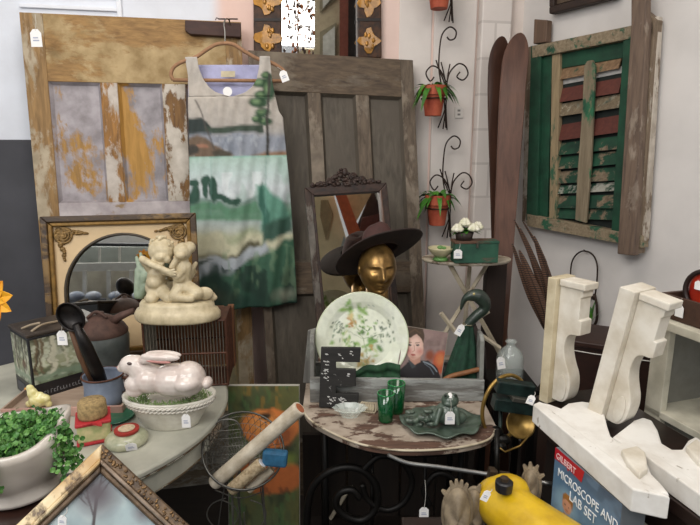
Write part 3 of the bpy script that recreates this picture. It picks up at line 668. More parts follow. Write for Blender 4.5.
# ================================================================ wire cage and cherub statue
def box_fr(cx,Y,z,az=0): return up(Vector((cx,Y,z)),az)
cg0=PZ(178,398,TT); cg=up(Vector((cg0.x,1.72,TT)),6)
sc_=1.72/.96/FPX
t=T('wire_cage',cg.o,'rusty brown wire cage standing under the cherub statue','cage')
CW,CD,CH=.128,.075,.225
RW=M('#5e3a2a',.6,.4,var=.25,sc=40)
mb=MB()
for z in (0.004,CH*.5,CH-.004): mb.tube([cg.w(-CW,-CD,z),cg.w(CW,-CD,z),cg.w(CW,CD,z),cg.w(-CW,CD,z)],.003,6,True)
for x in (-CW,CW):
    for y in (-CD,CD): mb.tube([cg.w(x,y,0),cg.w(x,y,CH)],.0035,6)
mb.build('frame',RW,t)
WG=M('#8c867a',.45,.6,var=.2)
for face in range(4):
    mb=MB()
    for k in range(1,26):
        u=-1+2*k/26
        a=[(CW*u,-CD),(CW*u,CD),(CW,CD*u),(-CW,CD*u)][face]; mb.tube([cg.w(a[0],a[1],.003),cg.w(a[0],a[1],CH-.004)],.0013,4)
    mb.build('wire_side',WG if face in(0,3) else RW,t)
mb=MB(); mb.box(cg,-CW,CW,-CD,CD,-.0005,.003); mb.build('floor_tray',RW,t)
mb=MB(); mb.box(cg,-CW,CW,-CD,CD,CH-.003,CH); mb.build('top_plate',RW,t)
# brown slatted box standing inside/behind the bars (dark red brown side)
bk=WOOD('#4a2c1c','#8a5a38','z')
t=T('wooden_crate',cg.w(0,CD+.05,0),'reddish brown upright wooden crate behind the wire cage','crate')
for k in range(5):
    mb=MB(); x=-CW-.0+k*.0465; mb.box(cg,x,x+.043,CD+.03,CD+.045,0,CH-.01); mb.build('slat',bk,t,bevel=.001)
for sx in (-1,1):
    mb=MB(); mb.box(cg,sx*(CW-.004)-.010,sx*(CW-.004)+.010,CD+.012,CD+.06,0,CH-.01); mb.build('side_board',bk,t)
PLA=M('#cdbf9f',.55,var=.05,sc=30,bmp=.1,c2='#a99a7a',sub=.0,coat=.1)
SY=1.66; sf=up(P(178,318,SY)); zc=cg.o.z+CH+.001; sf.o.z=0; k0=SY/FPX*1.02
# anchor: statue px -> shifted so that its base sits on the cage
def sp(x,y,o=0): return sf.pp(x,y,o)
dz=zc-sp(178,323).z
def SP(x,y,o=0): return sp(x,y,o)+Vector((0,0,dz))
t=T('cherub_statue',SP(178,323),'cream plaster statue of two kneeling cherubs embracing','statue')
bf=up(SP(178,323)+Vector((0,0,0)))
mb=MB(); U_=k0; mb.lathe(bf,[(0,0),(42*U_,0),(43.5*U_,2*U_),(43.5*U_,7*U_),(41*U_,11*U_),(38*U_,12.5*U_),(37.5*U_,17*U_),(35*U_,20*U_),(0,21*U_)],48,1,.55,fn=lambda a,z:1+.015*math.sin(5*a)); mb.build('base',PLA,t,smooth=True)
def fig(lst,name,vox=.0028,sm=3,mat=PLA,par=None):
    mb=MB()
    for e in lst:
        if e[0]=='e': mb.ell(SP(e[1],e[2],e[3]*k0),tuple(r*k0 for r in e[4]),n=16)
        else: mb.cap(SP(*e[1][:2],e[1][2]*k0),SP(*e[2][:2],e[2][2]*k0),e[3]*k0,e[4]*k0)
    return mb.build(name,mat,par or t,remesh=vox,sm=sm)
# left cherub, larger
fig([('e',162,255,0,(13.2,13,12.5)),('e',162,261,-7,(8,8,6)),('e',156,264,-9,(4,3.6,4)),('e',167,264,-9,(4,3.6,4)),('e',161.5,262.5,-14,(2,1.8,2)),('e',161.5,268.5,-10.5,(3,2,2.2)),('c',(160,268,1),(158,276,2),5,6),
 ('c',(157,278,2),(156,292,1),9,10.5),('e',155,286,-4,(8.5,9,8)),('c',(156,295,0),(152,303,-9),7.5,6.5),('c',(152,303,-9),(148,303,8),5,4),('c',(162,295,-2),(169,302,-10),7.5,6),('c',(169,302,-10),(166,303,8),5,3.5),
 ('c',(150,273,-1),(143,264,-9),4.6,3.8),('c',(143,264,-9),(152,269,-15),3.8,3.2),('c',(152,269,-15),(170,277,-16),3.4,3),('c',(165,276,-4),(176,279,-10),4.2,3.2),('e',173,277,-16,(4,2.6,2.6)),('c',(170,275.5,-18),(175,274,-18),1.2,1),('c',(171,277.5,-18),(177,277,-18),1.2,1),('c',(171,279.5,-18),(176,280,-18),1.2,1)],'cherub_figure',.0024)
HEADF=[o for o in bpy.data.objects if o.name.startswith('cherub_figure')][0]
# curls
mb=MB(); rn=random.Random(2)
for k in range(50):
    a=rn.uniform(0,2*PI); e=rn.uniform(.05,1); d=Vector((math.cos(a)*math.cos(e*1.5),math.sin(a)*math.cos(e*1.5)*.9,math.sin(e*1.5)))
    if d.y<-.45 and d.z<.6: continue
    mb.ell(SP(162,254,0)+d*12.6*k0,rn.uniform(1.6,2.4)*k0,n=8)
mb.build('curly_hair',PLA,HEADF,remesh=.0022,sm=9)
# right cherub
fig([('e',183,256,-2,(9,9.5,9)),('e',181,260,-9,(5.5,5.5,4)),('e',179,261,-13,(1.6,1.6,1.6)),('e',190,252,0,(6,6,6)),('c',(184,263,0),(184,271,0),4.5,6),('c',(184,273,0),(182,288,0),8.5,9),('e',180,282,-5,(7,8,6)),
 ('c',(188,270,0),(178,281,-12),4,3.4),('c',(178,281,-12),(166,277,-12),3.3,2.8),('c',(184,290,0),(198,298,-8),8,6.5),('c',(198,299,-8),(212,300,3),5,4),('c',(181,291,-4),(174,301,-12),7,5.5),('c',(176,302,-12),(192,303,-14),4.4,3.8),('e',213,302,2,(5,3,3.5)),('e',205,298,-4,(9,4.5,7)),('c',(178,262,-6),(172,272,-8),3.2,3)],'cherub_figure',.0024)
# wing on the left, greenish
fig([('c',(149,280,8),(140,272,12),4,3),('c',(140,272,12),(137,262,14),3,1.8),('c',(146,290,8),(141,300,8),5,4),('c',(145,282,8),(142,292,10),5.5,5),('c',(143,268,10),(141,258,14),2.6,1.6),('c',(139,275,12),(138,300,8),4,4)],'wing',.0026,2,M('#9aa894',.6,var=.1,c2='#77866f'))
fig([('c',(190,278,8),(196,268,12),3.6,2.2),('c',(188,284,8),(194,276,12),4,3)],'wing',.0026,2)
# ================================================================ rabbit dish
YR=1.36; rf=up(P(166,428,YR)); dz=TT-rf.o.z; k0=YR/FPX*1.04
def RP(x,y,o=0): return rf.pp(x,y,o)+Vector((0,0,dz))
CER=M('#ded9cf',.25,var=.03,sc=20,bmp=.0,coat=.5,c2='#c9c3b7')
t=T('basket_dish',RP(166,428),'white ceramic basket-weave dish holding the lidded rabbit on the round table','dish')
bf=up(RP(166,428)+Vector((0,.045,0))); h_=k0*36; bf.x=bf.x*1.1; bf.y=bf.y*1.08
m,nt,b=newmat('basket_weave'); v=coords(nt,(1,1,1)); ck=N(nt,'ShaderNodeTexChecker'); ck.inputs['Scale'].default_value=130; nt.links.new(v,ck.inputs['Vector']); b.inputs['Base Color'].default_value=(*lin('#dcd8cc'),1); b.inputs['Roughness'].default_value=.3; b.inputs['Coat Weight'].default_value=.4
nz=noise(nt,v,30,2); nt.links.new(ramp(nt,nz,[(.3,'#c8c2b4'),(.6,'#dedace')]),b.inputs['Base Color']); bump(nt,b,ck.outputs['Fac'],.5,.0016); WEAVE=m
mb=MB(); mb.lathe(bf,[(0,0),(.066,0),(.07,.004),(.104,.068),(.114,.082),(.117,.09),(.110,.091),(.098,.07),(.065,.008),(0,.007)],56,1.0,.62); mb.build('bowl',WEAVE,t,smooth=True)
for z,r in ((.079,.112),(.068,.1055)):
    mb=MB(); n=60
    for ph in (0,PI):
        mb.tube([bf.w((r+.0026*math.cos(ph+k*1.26))*math.cos(2*PI*k/150),(r+.0026*math.cos(ph+k*1.26))*.63*math.sin(2*PI*k/150),z+.003*math.sin(ph+k*1.26)) for k in range(150)],.0028,6,True)
    mb.build('rope_rim',CER,t,smooth=True)
mb=MB(); rn=random.Random(8)
for k in range(520):
    a=rn.uniform(0,2*PI); r=rn.uniform(.55,1)*.103; p=bf.w(r*math.cos(a),r*.6*math.sin(a),.078); d=Vector((rn.uniform(-1,1),rn.uniform(-1,1),.9)).normalized(); mb.tube([p,p+d*rn.uniform(.008,.017)],[.0013,.0006],4)
gr=mb.build('grass_edging',M('#8fa86a',.4,var=.2,c2='#6c8a4c'),t); gr['label']='green painted grass around the rabbit'
mb=MB(); mb.lathe(bf,[(0,.08),(.1,.078)],40,1,.6); mb.build('lid',CER,t)
PNK=M('#d9cfc8',.28,var=.04,sc=22,bmp=.0,coat=.45,c2='#c3b2aa')
t=T('ceramic_rabbit',RP(166,390),'glazed white ceramic rabbit with pink ears lying in the basket dish','rabbit')
def rab(lst,name,mat=PNK,vox=.0028,sm=3):
    mb=MB()
    for e in lst:
        if e[0]=='e': mb.ell(RP(e[1],e[2],e[3]*k0),tuple(r*k0 for r in e[4]),roll(up((0,0,0)),e[5]) if len(e)>5 else None,n=18)
        else: mb.cap(RP(*e[1][:2],e[1][2]*k0),RP(*e[2][:2],e[2][2]*k0),e[3]*k0,e[4]*k0)
    return mb.build(name,mat,t,remesh=vox,sm=sm)
rab([('e',175,376,0,(27,19,17)),('e',188,375,0,(18,19,18)),('e',186,379,-10,(14,13,9)),('e',150,375,0,(19,17,15)),('c',(146,372,0),(136,362,0),14,11),('e',131,361,0,(12,10.5,10)),('c',(128,361,0),(122,364,0),8,5.2),('e',120.5,364.5,0,(3.6,3.4,4.5)),('e',134,388,-9,(9,4.5,6)),('e',166,384,-10,(12,7,6)),('e',137,380,-4,(13,11,10))],'body')
rab([('e',160,353.5,-7,(20,5.6,4.5),-3),('c',(143,357,-6),(150,355,-7),4,4.5)],'ear',vox=.0022,sm=2)
rab([('e',163,351,6,(19,5,4.5),-2),('c',(143,357,5),(150,354,6),4,4.5)],'ear',vox=.0022,sm=2)
rab([('e',158,358,-10.2,(13,2.3,1.8),-5)],'inner_ear',M('#c98d86',.4,var=.1),.0015,1)
rab([('e',207,379,-1,(5.5,9,6))],'tail',vox=.0025,sm=2)
for s_,o in ((1,-9.6),(1,9.6)):
    mb=MB(); mb.ell(RP(129,360,o*k0),(2.6*k0,1.2*k0,1.7*k0),n=12); mb.build('eye',M('#4a3a38',.15,coat=.6),t,smooth=True)
mb=MB(); mb.ell(RP(117.6,363.8,0),(1.3*k0,2*k0,1.2*k0),n=10); mb.build('nose',M('#c98d86',.4),t,smooth=True)
price_tag(186,421,1.255,'white price tag hanging on the front of the rabbit basket dish',15,9,strg=(187,404))
# ================================================================ small round tin + honey jar + tray + chick
def onT(px,py): return PZ(px,py,TT)
p=onT(127,442); fr=up(p); s=.0024
t=T('round_tin',p,'low round clear box with a red rimmed paper lid, on the round table edge','box')
mb=MB(); mb.lathe(fr,[(0,0),(.050,0),(.054,.005),(.054,.014),(.046,.024),(.030,.030),(0,.030)],40); mb.build('body',M('#b5b49a',.3,var=.2,sc=60,coat=.4,c2='#8f9478'),t,smooth=True)
f2=up(p+Vector((.002,0,.0305))); mb=MB(); mb.lathe(f2,[(0,0),(.029,0),(.031,.003),(.031,.008),(0,.009)],36); x=mb.build('lid',M('#a03028',.45,var=.1),t,smooth=False)
mb=MB(); mb.lathe(f2,[(0,.0092),(.021,.0092),(.021,.0098),(0,.01)],30); mb.build('paper_label',M('#c9b496',.7,var=.2,sc=90),x)
price_tag(131,447,1.17,'small crumpled white tag in front of the low red lidded box',8,12,rot=10,strg=(124,441))
p=onT(89,444); fr=up(p+Vector((0,.035,0)),25)
t=T('honey_jar',fr.o,'small square jar with tan twine top and red ribbons, left of the round tin','jar')
mb=MB(); mb.box(fr,-.040,.040,-.040,.040,.006,.060); mb.build('jar_body',M('#c4b88a',.5,var=.2,sc=45,c2='#97a06a'),t,bevel=.006)
RED=M('#b02a30',.5,var=.1)
for z in (0,.053):
    mb=MB(); mb.box(fr,-.043,.043,-.043,.043,z,z+.009); mb.build('red_band',RED,t,bevel=.003)
f3=up(fr.o+Vector((0,0,.062)))
mb=MB(); mb.lathe(f3,[(0,0),(.035,0),(.037,.006),(.035,.040),(.031,.045),(0,.046)],30,fn=lambda a,z:1+.01*math.sin(26*a)); mb.build('twine_lid',M('#a88f62',.9,var=.25,sc=120,bmp=.6),t,smooth=True)
for d in (-1,1):
    mb=MB(); leaf(mb,fr.w(0,-.04,.06),Vector((d*.9,-.35,.1)),.03,.011,.2); mb.build('bow_loop',RED,t,solid=.002)
# wide shallow wooden tray with pink edge
a=onT(100,412); fr=up(onT(64,414)+Vector((0,.04,0)),4)
t=T('wooden_tray',fr.o,'shallow tan wooden tray under the blue enamel pot, pink along its front','tray')
TWD=WOOD('#8e7868','#b9a592','x'); 
mb=MB(); mb.box(fr,-.17,.17,-.05,.16,0,.008); mb.build('tray_bottom',TWD,t,bevel=.002)
mb=MB(); mb.box(fr,-.17,.17,-.056,-.05,0,.028); mb.build('front_edge',M('#b58e80',.6,var=.15),t,bevel=.002)
for x in (-.17,.164):
    mb=MB(); mb.box(fr,x,x+.006,-.05,.16,0,.028); mb.build('side_edge',TWD,t,bevel=.001)
TRY=fr
# chick figurine
yb=1.485; c0=P(38,400,yb)
fr=up(Vector((c0.x,c0.y,TRY.o.z+.0085)))
t=T('chick_figurine',fr.o,'small pale yellow ceramic chick figurine on the tray below the landscape tin','figurine')
mb=MB(); s=yb/FPX
for (x,z,rx,rz) in ((0,8,10,8),(-5,16,6,7),(-7,22,4.5,4.5),(8,10,6,5),(-10,4,4,4),(11,4,4,4),(3,13,5,5)): mb.ell(fr.w(x*s,0,z*s),(rx*s,rx*s*.7,rz*s),n=14)
mb.build('body',M('#ded6a0',.35,var=.1,sc=60,coat=.4,c2='#c7b96a'),t,remesh=.003,sm=2)
mb=MB(); mb.ell(fr.w(-11.5*s,0,21.5*s),(2*s,1.5*s,1.2*s),n=8); mb.build('beak',M('#c98a3a',.4),t)
# ================================================================ landscape tin (black box with forest pictures)
base=onT(31,403)
x_dir=Vector((.66,.75,0)).normalized()
base=base+Vector((.012,.0,0)); fr=Fr(base,x_dir,Vector((-x_dir.y,x_dir.x,0)),Vector((0,0,1)))
t=T('picture_tin',fr.w(.1,.05,0),'tall black tin printed with pale woodland pictures, tan handle on top, left of the scoop','tin')
Wt=.225;Dt=.15;Ht=.205
BLK=M('#17161a',.4,var=.1,coat=.2)
mb=MB(); mb.box(fr,0,Wt,0,Dt,0,Ht); mb.build('tin_body',BLK,t,bevel=.004)
def forest(seed,w,h):
    q=Paint(0,100,0,100,1.6,'#9aa088',seed=seed); q.grad([(0,'#5b5c48'),(30,'#a8ab92'),(62,'#a3a688'),(75,'#7a8464'),(86,'#8fa08c'),(100,'#6c7a60')]); q.mott('#474a35',.6,10,.5); q.mott('#d6d8c4',.5,7,.55)
    q.warp(4,6); r=random.Random(seed)
    for k in range(9):
        x=r.uniform(4,96); q.line([(x,0),(x+r.uniform(-3,3),r.uniform(60,86))],r.uniform(2,6),r.choice(['#4b4232','#6b5c46','#c9c6b0','#3a3a2a']),.8,1.5)
    q.ell(70,60,12,8,'#5e4228',.8,.5); q.ell(66,66,2,8,'#4a3420',.8); q.ell(76,66,2,8,'#4a3420',.8); q.poly([(0,82),(100,80),(100,90),(0,92)],'#7d8f78',.8,4)
    return q
f=Fr(fr.w(0,-.0006,0),fr.x,fr.y,fr.z); mb,c=rect_field(f,.006,Wt-.006,.055,Ht-.008,0,forest(4,1,1),60,60); mb.build('woodland_print',VC(.35,.3,0),t,cols=c)
fl=Fr(fr.w(-.0006,Dt,0),-fr.y,fr.x,fr.z); mb,c=rect_field(fl,.006,Dt-.006,.055,Ht-.008,0,forest(9,1,1),50,60); mb.build('woodland_print',VC(.35,.3,0),t,cols=c)
# faint worn lettering marks on the black band
rn=random.Random(12); mb=MB(); x=.02
while x<Wt-.03:
    hh=rn.uniform(.009,.014); mb.box(f,x,x+.0016,-.0006,0,.018,.018+hh); 
    if rn.random()<.6: mb.box(f,x,x+.006,-.0006,0,.018+hh-.0015,.018+hh)
    if rn.random()<.5: mb.box(f,x,x+.006,-.0006,0,.018,.0195)
    x+=.0092
mb.build('worn_lettering',M('#8b8b8e',.6),t)
mb=MB(); mb.box(fl,.02,.08,-.0006,0,.012,.04); mb.build('grey_patch',M('#4a4b52',.5),t)
mb=MB(); mb.box(fr,-.004,Wt+.004,-.004,Dt+.004,Ht,Ht+.012); mb.build('lid',M('#4a4038',.5,.3,var=.25),t,bevel=.004)
mb=MB(); mb.tube(smoothpts([fr.w(.02,.02,Ht+.012),fr.w(.05,.03,Ht+.022),fr.w(.09,.05,Ht+.018),fr.w(.13,.06,Ht+.013)]),.004,6); mb.tube(smoothpts([fr.w(.01,.07,Ht+.013),fr.w(.03,.05,Ht+.024),fr.w(.05,.03,Ht+.03)]),.004,6); mb.build('handle_strap',M('#9a8a74',.6),t,smooth=True)
price_tag(62,338,1.50,'blank white price tag in front of the landscape tin',15,10,strg=(60,318))
# ================================================================ blue pot, rusty can, scoop
ty=TRY.o.z+.009
yb=1.47; c0=P(98,402,yb); fr=up(Vector((c0.x,c0.y+.045,ty)))
t=T('enamel_pot',fr.o,'blue-grey enamel pot with rusty rim, below the scoop handle','pot')
BL=PEEL('#3a2e28','#5a4434','#8893a6','#6c7688',.9,14,'z',seed=50); s=.00262
R=.056
mb=MB(); mb.lathe(fr,[(0,0),(R*.86,0),(R*.97,.012),(R,.03),(R*.97,.058),(R*1.02,.086),(R*1.05,.09),(R*.98,.092),(R*.93,.085),(R*.9,.02),(0,.015)],36); mb.build('pot_body',BL,t,smooth=True)
mb=MB(); mb.tube(smoothpts([fr.w(R,0,.08),fr.w(R+.03,-.01,.078),fr.w(R+.034,-.01,.05),fr.w(R*.98,0,.03)]),.005,8); mb.build('side_handle',RW,t,smooth=True)
mb=MB(); mb.tube([fr.w(R*1.04*math.cos(k*PI/16),R*1.04*math.sin(k*PI/16),.09) for k in range(32)],.003,6,True); mb.build('rim',RW,t,smooth=True)
POT=fr
yc=1.70; c0=P(107,388,yc); fr=up(Vector((c0.x,c0.y,TT)))
t=T('galvanised_can',fr.o,'old galvanised can with a rusty brown domed lid and spout','can')
GAL=M('#6f7472',.5,.5,var=.2,sc=14,c2='#4c5250'); RUS=M('#5a4138',.7,.2,var=.2,sc=30,c2='#3d2b24')
R=.080; mb=MB(); mb.lathe(fr,[(0,0),(R*.92,0),(R*.95,.05),(R*1.02,.11),(R*1.05,.15),(R,.165),(R*.98,.17)],40); mb.build('can_body',GAL,t,smooth=True)
mb=MB(); mb.lathe(fr,[(R*1.02,.165),(R*1.03,.172),(R*.9,.19),(R*.6,.213),(R*.3,.225),(.012,.228),(.012,.236),(0,.238)],40); mb.build('domed_lid',RUS,t,smooth=True)
mb=MB(); mb.tube([fr.w(R*.4,-.01,.2),fr.w(R*.9,-.01,.225),fr.w(R*1.45,-.01,.245)],[.016,.013,.009],10); mb.build('spout',RUS,t,smooth=True)
mb=MB(); mb.tube(smoothpts([fr.w(-R*.4,-.02,.222),fr.w(0,-.02,.243),fr.w(R*.4,-.02,.222)]),.005,8); mb.build('lid_handle',RUS,t,smooth=True)
# scoop : big black ladle leaning in the pot
t=T('iron_scoop',POT.o+Vector((0,0,.05)),'large blackened iron scoop standing in the blue pot, bowl upwards','scoop')
BI=M('#1e1816',.4,.5,var=.3,sc=30,c2='#0d0a0a'); top=P(71,317,1.47); 
fr=roll(up(top),35)
mb=MB(); rows=[]
for i in range(9):
    th=i/8*PI*.5; rows.append([fr.w(.036*math.sin(th)*math.cos(a),-.004+.026*math.cos(th)*1,.044*math.sin(th)*math.sin(a)) for a in [2*PI*k/24 for k in range(24)]])
mb.surf(rows,True); mb.build('bowl',BI,t,smooth=True,solid=.003)
lowp_=POT.w(.012,-.005,.02)
mb=MB(); a=P(76,324,1.47); mb.tube([a,a.lerp(lowp_,.3),a.lerp(lowp_,.65),lowp_],[.010,.018,.020,.012],12); mb.build('handle',BI,t,smooth=True)
t=T('wooden_spoon',POT.w(-.01,0,.03),'brown wooden handled utensil beside the black scoop in the pot','utensil')
a=P(70,328,1.48); b2=POT.w(-.014,-.004,.02); mb=MB(); mb.tube([a,a.lerp(b2,.4),b2],[.006,.014,.008],10); mb.build('handle',WOOD('#3b2416','#6d4a2e','z'),t,smooth=True)
# red rim dish behind rabbit: small brown bowl on the table
p=onT(118,402); fr=up(p+Vector((0,.05,0)))
t=T('glazed_bowl',fr.o,'brown glazed bowl mostly hidden between the blue pot and the rabbit','bowl')
mb=MB(); mb.lathe(fr,[(0,0),(.03,0),(.05,.03),(.06,.06),(.056,.06),(.045,.03),(0,.01)],30); mb.build('bowl_body',M('#4c2c22',.35,coat=.4,var=.2),t,smooth=True)
# small green dish
p=onT(115,418); fr=up(p)
t=T('green_dish',fr.o,'flat green dish under the edge of the rabbit basket','dish'); mb=MB(); mb.lathe(fr,[(0,0),(.04,0),(.055,.008),(.052,.009),(0,.004)],30); mb.build('dish_body',M('#2f6a50',.3,coat=.4),t,smooth=True)
# ================================================================ lower-left: dark side table, planter, flower, leaning framed painting
DW=WOOD('#1c0f0b','#3a211a','x',.6,rough=.35,coat=.3)
co=PZ(84,470,.85); fr=up(Vector((co.x,co.y,0)),15)
t=T('dark_side_table',fr.w(-.2,-.2,0),'dark mahogany side table under the white planter','table')
mb=MB(); mb.box(fr,-.45,0,-.2,0.0,.825,.85); mb.build('tabletop',DW,t,bevel=.005)
mb=MB(); mb.box(fr,-.43,-.02,-.18,-.02,.73,.825); mb.build('apron',DW,t)
for x in (-.43,-.05):
    for y in (-.18,-.05):
        mb=MB(); mb.box(fr,x,x+.03,y,y+.03,0,.73); mb.build('leg',DW,t)
pp_=PZ(12,508,.851); fr=up(Vector((pp_.x-.012,pp_.y+.05,.851)))
t=T('white_planter',fr.o,'white glazed planter with twisted body, trailing green leaves, lower left corner','potted plant')
WCE=M('#cfc8c0',.3,var=.06,sc=8,bmp=.05,coat=.35,c2='#a89e92')
s=fr.o.y/FPX*1.20
prof=[(0,0),(26,0),(33,4),(34,8),(30,12),(36,20),(42,32),(45,44),(47,58),(47,66),(43,66),(40,50),(0,48)]
n=60; mb=MB(); rows=[]
for r,z in prof: rows.append([fr.w(r*s*(1+.045*math.sin(4*a+z*.07)*(z>10))*math.cos(a),r*s*(1+.045*math.sin(4*a+z*.07)*(z>10))*math.sin(a),(z+ (7*math.sin(a*2+.9)*(z>50)))*s) for a in [2*PI*k/n for k in range(n)]])
mb.surf(rows,True); mb.build('pot',WCE,t,smooth=True)
GL=[M('#4a8038',.5,var=.3,sc=30,c2='#27501f'),M('#6a9a4a',.5,var=.25,sc=30,c2='#3a6a2c')]
rn=random.Random(21)
top=fr.w(0,0,62*s)
def leaflet(mb,p,r):
    nrm=Vector((rn.uniform(-1,1),rn.uniform(-1.4,.2),rn.uniform(-.1,1.2))).normalized(); u=nrm.orthogonal().normalized(); v=nrm.cross(u)
    vs=[p+(u*math.cos(k*PI/3)+v*math.sin(k*PI/3))*r+nrm*r*.3*(1 if k%2 else 0) for k in range(6)]; mb.add([p]+vs,[(0,1+k,1+(k+1)%6) for k in range(6)])
mbs=[MB(),MB()]; stems=MB()
for k in range(150):
    a=rn.uniform(0,2*PI); r=math.sqrt(rn.random())*37*s; p=top+Vector((r*math.cos(a),r*math.sin(a),rn.uniform(-1.2,.3)*6*s*(1-(r/(55*s))**2)))
    for j in range(9): leaflet(mbs[rn.random()<.45],p+Vector((rn.gauss(0,1),rn.gauss(0,1),rn.gauss(0,1)))*3.6*s,rn.uniform(1.7,3.1)*s)
strands=[(44,-14,44,8),(46,2,48,12),(46,-6,30,8),(4,-46,36,2),(6,-46,30,3),(-14,-44,22,-2)]
for (x,y,L_,dx) in strands:
    p0=top+Vector((x*s,y*s,0)); pts=smoothpts([p0+Vector((-x*.25*s,-y*.25*s,8*s)),p0+Vector((0,0,2*s)),p0+Vector((dx*.5*s,y*.06*s,-L_*.5*s)),p0+Vector((dx*s,y*.03*s,-L_*s))],8)
    stems.tube(pts,.0012,4)
    for q in pts:
        for j in range(5): leaflet(mbs[rn.random()<.45],q+Vector((rn.gauss(0,1),rn.gauss(0,1),rn.gauss(0,1)))*2.8*s,rn.uniform(1.6,3.1)*s)
mbs[0].build('foliage',GL[0],t); mbs[1].build('foliage',GL[1],t); stems.build('stems',GL[0],t)
mb=MB(); mb.lathe(fr,[(0,56*s),(43*s,54*s)],30); mb.build('soil',M('#1d140e',.9),t)
# yellow flower at the left edge
fb=P(-9,298,.92); t=T('yellow_flower',fr.w(-.03,.0,50*s),'yellow and orange petalled flower cut off by the left edge of the photo','flower'); YE=M('#e8a820',.5,var=.2,sc=20,c2='#e07a18')
for k in range(9):
    a=2*PI*k/9+.15; mb=MB(); leaf(mb,fb,Vector((math.cos(a),-.2,math.sin(a))),.044,.014,.05,Vector((0,-1,0))); mb.build('petal',YE,t,solid=.001)
mb=MB(); mb.ell(fb,(.011,.008,.011),n=12); mb.build('centre',M('#5a3a18',.8),t,smooth=True)
mb=MB(); mb.tube(smoothpts([fb,fb+Vector((-.02,.02,-.12)),fr.w(-.03,.0,50*s)]),.0025,6); mb.build('stem',GL[0],t)
# leaning frame, rotated to a point
f=F3((103,445,.86),(192,528,.80),(24,532,.75))
W,H=.42,.36
t=T('framed_painting',f.w(W*.6,0,-H*.6),'ornate gilt framed painting of a bare tree against pale sky, leaning corner-up at the front','painting')
FG=PEEL('#4a3a2c','#6e5a42','#d8c6a0','#b08e5c',.62,12,'z',seed=60,rough=.4); FD=M('#5e4a34',.4,.4,var=.35,sc=90,c2='#2e2218',bmp=.5); SIL=M('#a59484',.3,.5,var=.2,sc=50,c2='#6e5c4c')
def mitre(fr,o,i,y0,y1,W,H,mats,nm):
    A=[(o,-o),(W-o,-o),(W-o,-(H-o)),(o,-(H-o))]; B=[(i,-i),(W-i,-i),(W-i,-(H-i)),(i,-(H-i))]
    for k in range(4):
        mb=MB(); mb.prism(fr,[A[k],A[(k+1)%4],B[(k+1)%4],B[k]],y0,y1); mb.build(nm,mats[k%2],t,bevel=.003)
mitre(f,0,.019,-.012,.02,W,H,(FD,FG),'outer_moulding'); mitre(f,.018,.024,-.016,.012,W,H,(SIL,FG),'raised_moulding'); mitre(f,.023,.033,-.006,.012,W,H,(FD,M('#6a5540',.45,.3,var=.3,sc=60)),'inner_moulding')
mb=MB(); rn=random.Random(9)
for k in range(150):
    u=rn.uniform(.01,W); mb.ell(f.w(u,-.013,-rn.uniform(.003,.016)),(rn.uniform(.0015,.0035),.002,rn.uniform(.0015,.003)),f,6)
mb.build('carved_ornament',M('#8a6c48',.4,.5,var=.4,sc=120,c2='#3d2c1c'),t,smooth=True)
# painting : built in frame units but with the tree upright in the world
q=Paint(0,420,0,360,1.0,'#7e9098',seed=12); q.grad([(0,'#8d9fa4'),(360,'#8d9a98')]); q.mott('#6d8088',.5,5); q.mott('#a8b4b4',.4,6)
upv=Vector((-math.sin(math.radians(42)),math.cos(math.radians(42))))
tu=f.uv(97,492); c0=np.array([tu[0]*1000,-tu[1]*1000])   # canopy centre in frame mm (x right along top, y down along left)
updir=np.array([-.68,-.73]); rt=np.array([.73,-.68])
rn=random.Random(4); trunk=c0-updir*70
def branch(p,d,L_,w,dep):
    e=p+d*L_; q.line([tuple(p),tuple(e)],w,'#2c2428',.95,1.2)
    if dep==0: return
    for k in range(3 if dep>1 else 4):
        a=rn.uniform(-.75,.75); d2=np.array([d[0]*math.cos(a)-d[1]*math.sin(a),d[0]*math.sin(a)+d[1]*math.cos(a)]); branch(p+d*L_*rn.uniform(.45,1),d2,L_*rn.uniform(.5,.75),max(.7,w*.55),dep-1)
q.ell(c0[0],c0[1],40,32,'#5c5860',.5,.8,20)
branch(trunk,updir,62,5,4)
q.ell(c0[0],c0[1],34,27,'#3e343c',.7,.9)
q.ell(c0[0]+80,c0[1]-20,16,10,'#5a4c54',.5,.9)
q.poly([(0,270),(420,60),(420,360),(0,360)],'#5a5a4e',.0,10)
mb,c=rect_field(f,.0,W,-(H),-.0,.004,q,210,180); mb.build('canvas',VC(.5,.3,.05),t,cols=c)
price_tag(62,521,.73,'white price tag on the gilt frame of the tree painting',12,9,rot=-8,strg=(67,508))
# ================================================================ carved mirror
f=F3((304,188,2.08),(386,183,2.15),(333,312,1.99),True)
W=f.W; H=(f.o.z-.71)/f.z.z-.03
t=T('carved_mirror',f.w(W/2,0,-H),'dark carved wood mirror with a scrolled crest, tilted against the grey door','mirror')
DKW=M('#38241b',.6,var=.3,sc=50,c2='#1a100c'); GRY=PEEL('#251a14','#443329','#6d675f','#4e4842',.45,12,'z',seed=70)
def rails(fr,o,i,W,H,y0,y1,mats,names=('frame_rail','frame_stile')):
    A=[(o,-o),(W-o,-o),(W-o,-(H-o)),(o,-(H-o))]; B=[(i,-i),(W-i,-i),(W-i,-(H-i)),(i,-(H-i))]
    for k in range(4):
        mb=MB(); mb.prism(fr,[A[k],A[(k+1)%4],B[(k+1)%4],B[k]],y0,y1); mb.build(names[k%2],mats[k],t,bevel=.003)
rails(f,0,.026,W,H,-.012,.012,(DKW,DKW,DKW,GRY)); rails(f,.024,.034,W,H,-.018,.010,(DKW,M('#5c4030',.4,coat=.3),DKW,DKW),('inner_rail','inner_stile'))
mb=MB(); mb.box(f,.03,W-.03,.002,.006,-(H-.03),-.03); mb.build('glass',MIRROR('#c9c6c0'),t); FCAR=f
mb=MB(); rn=random.Random(6); cx=W*.50
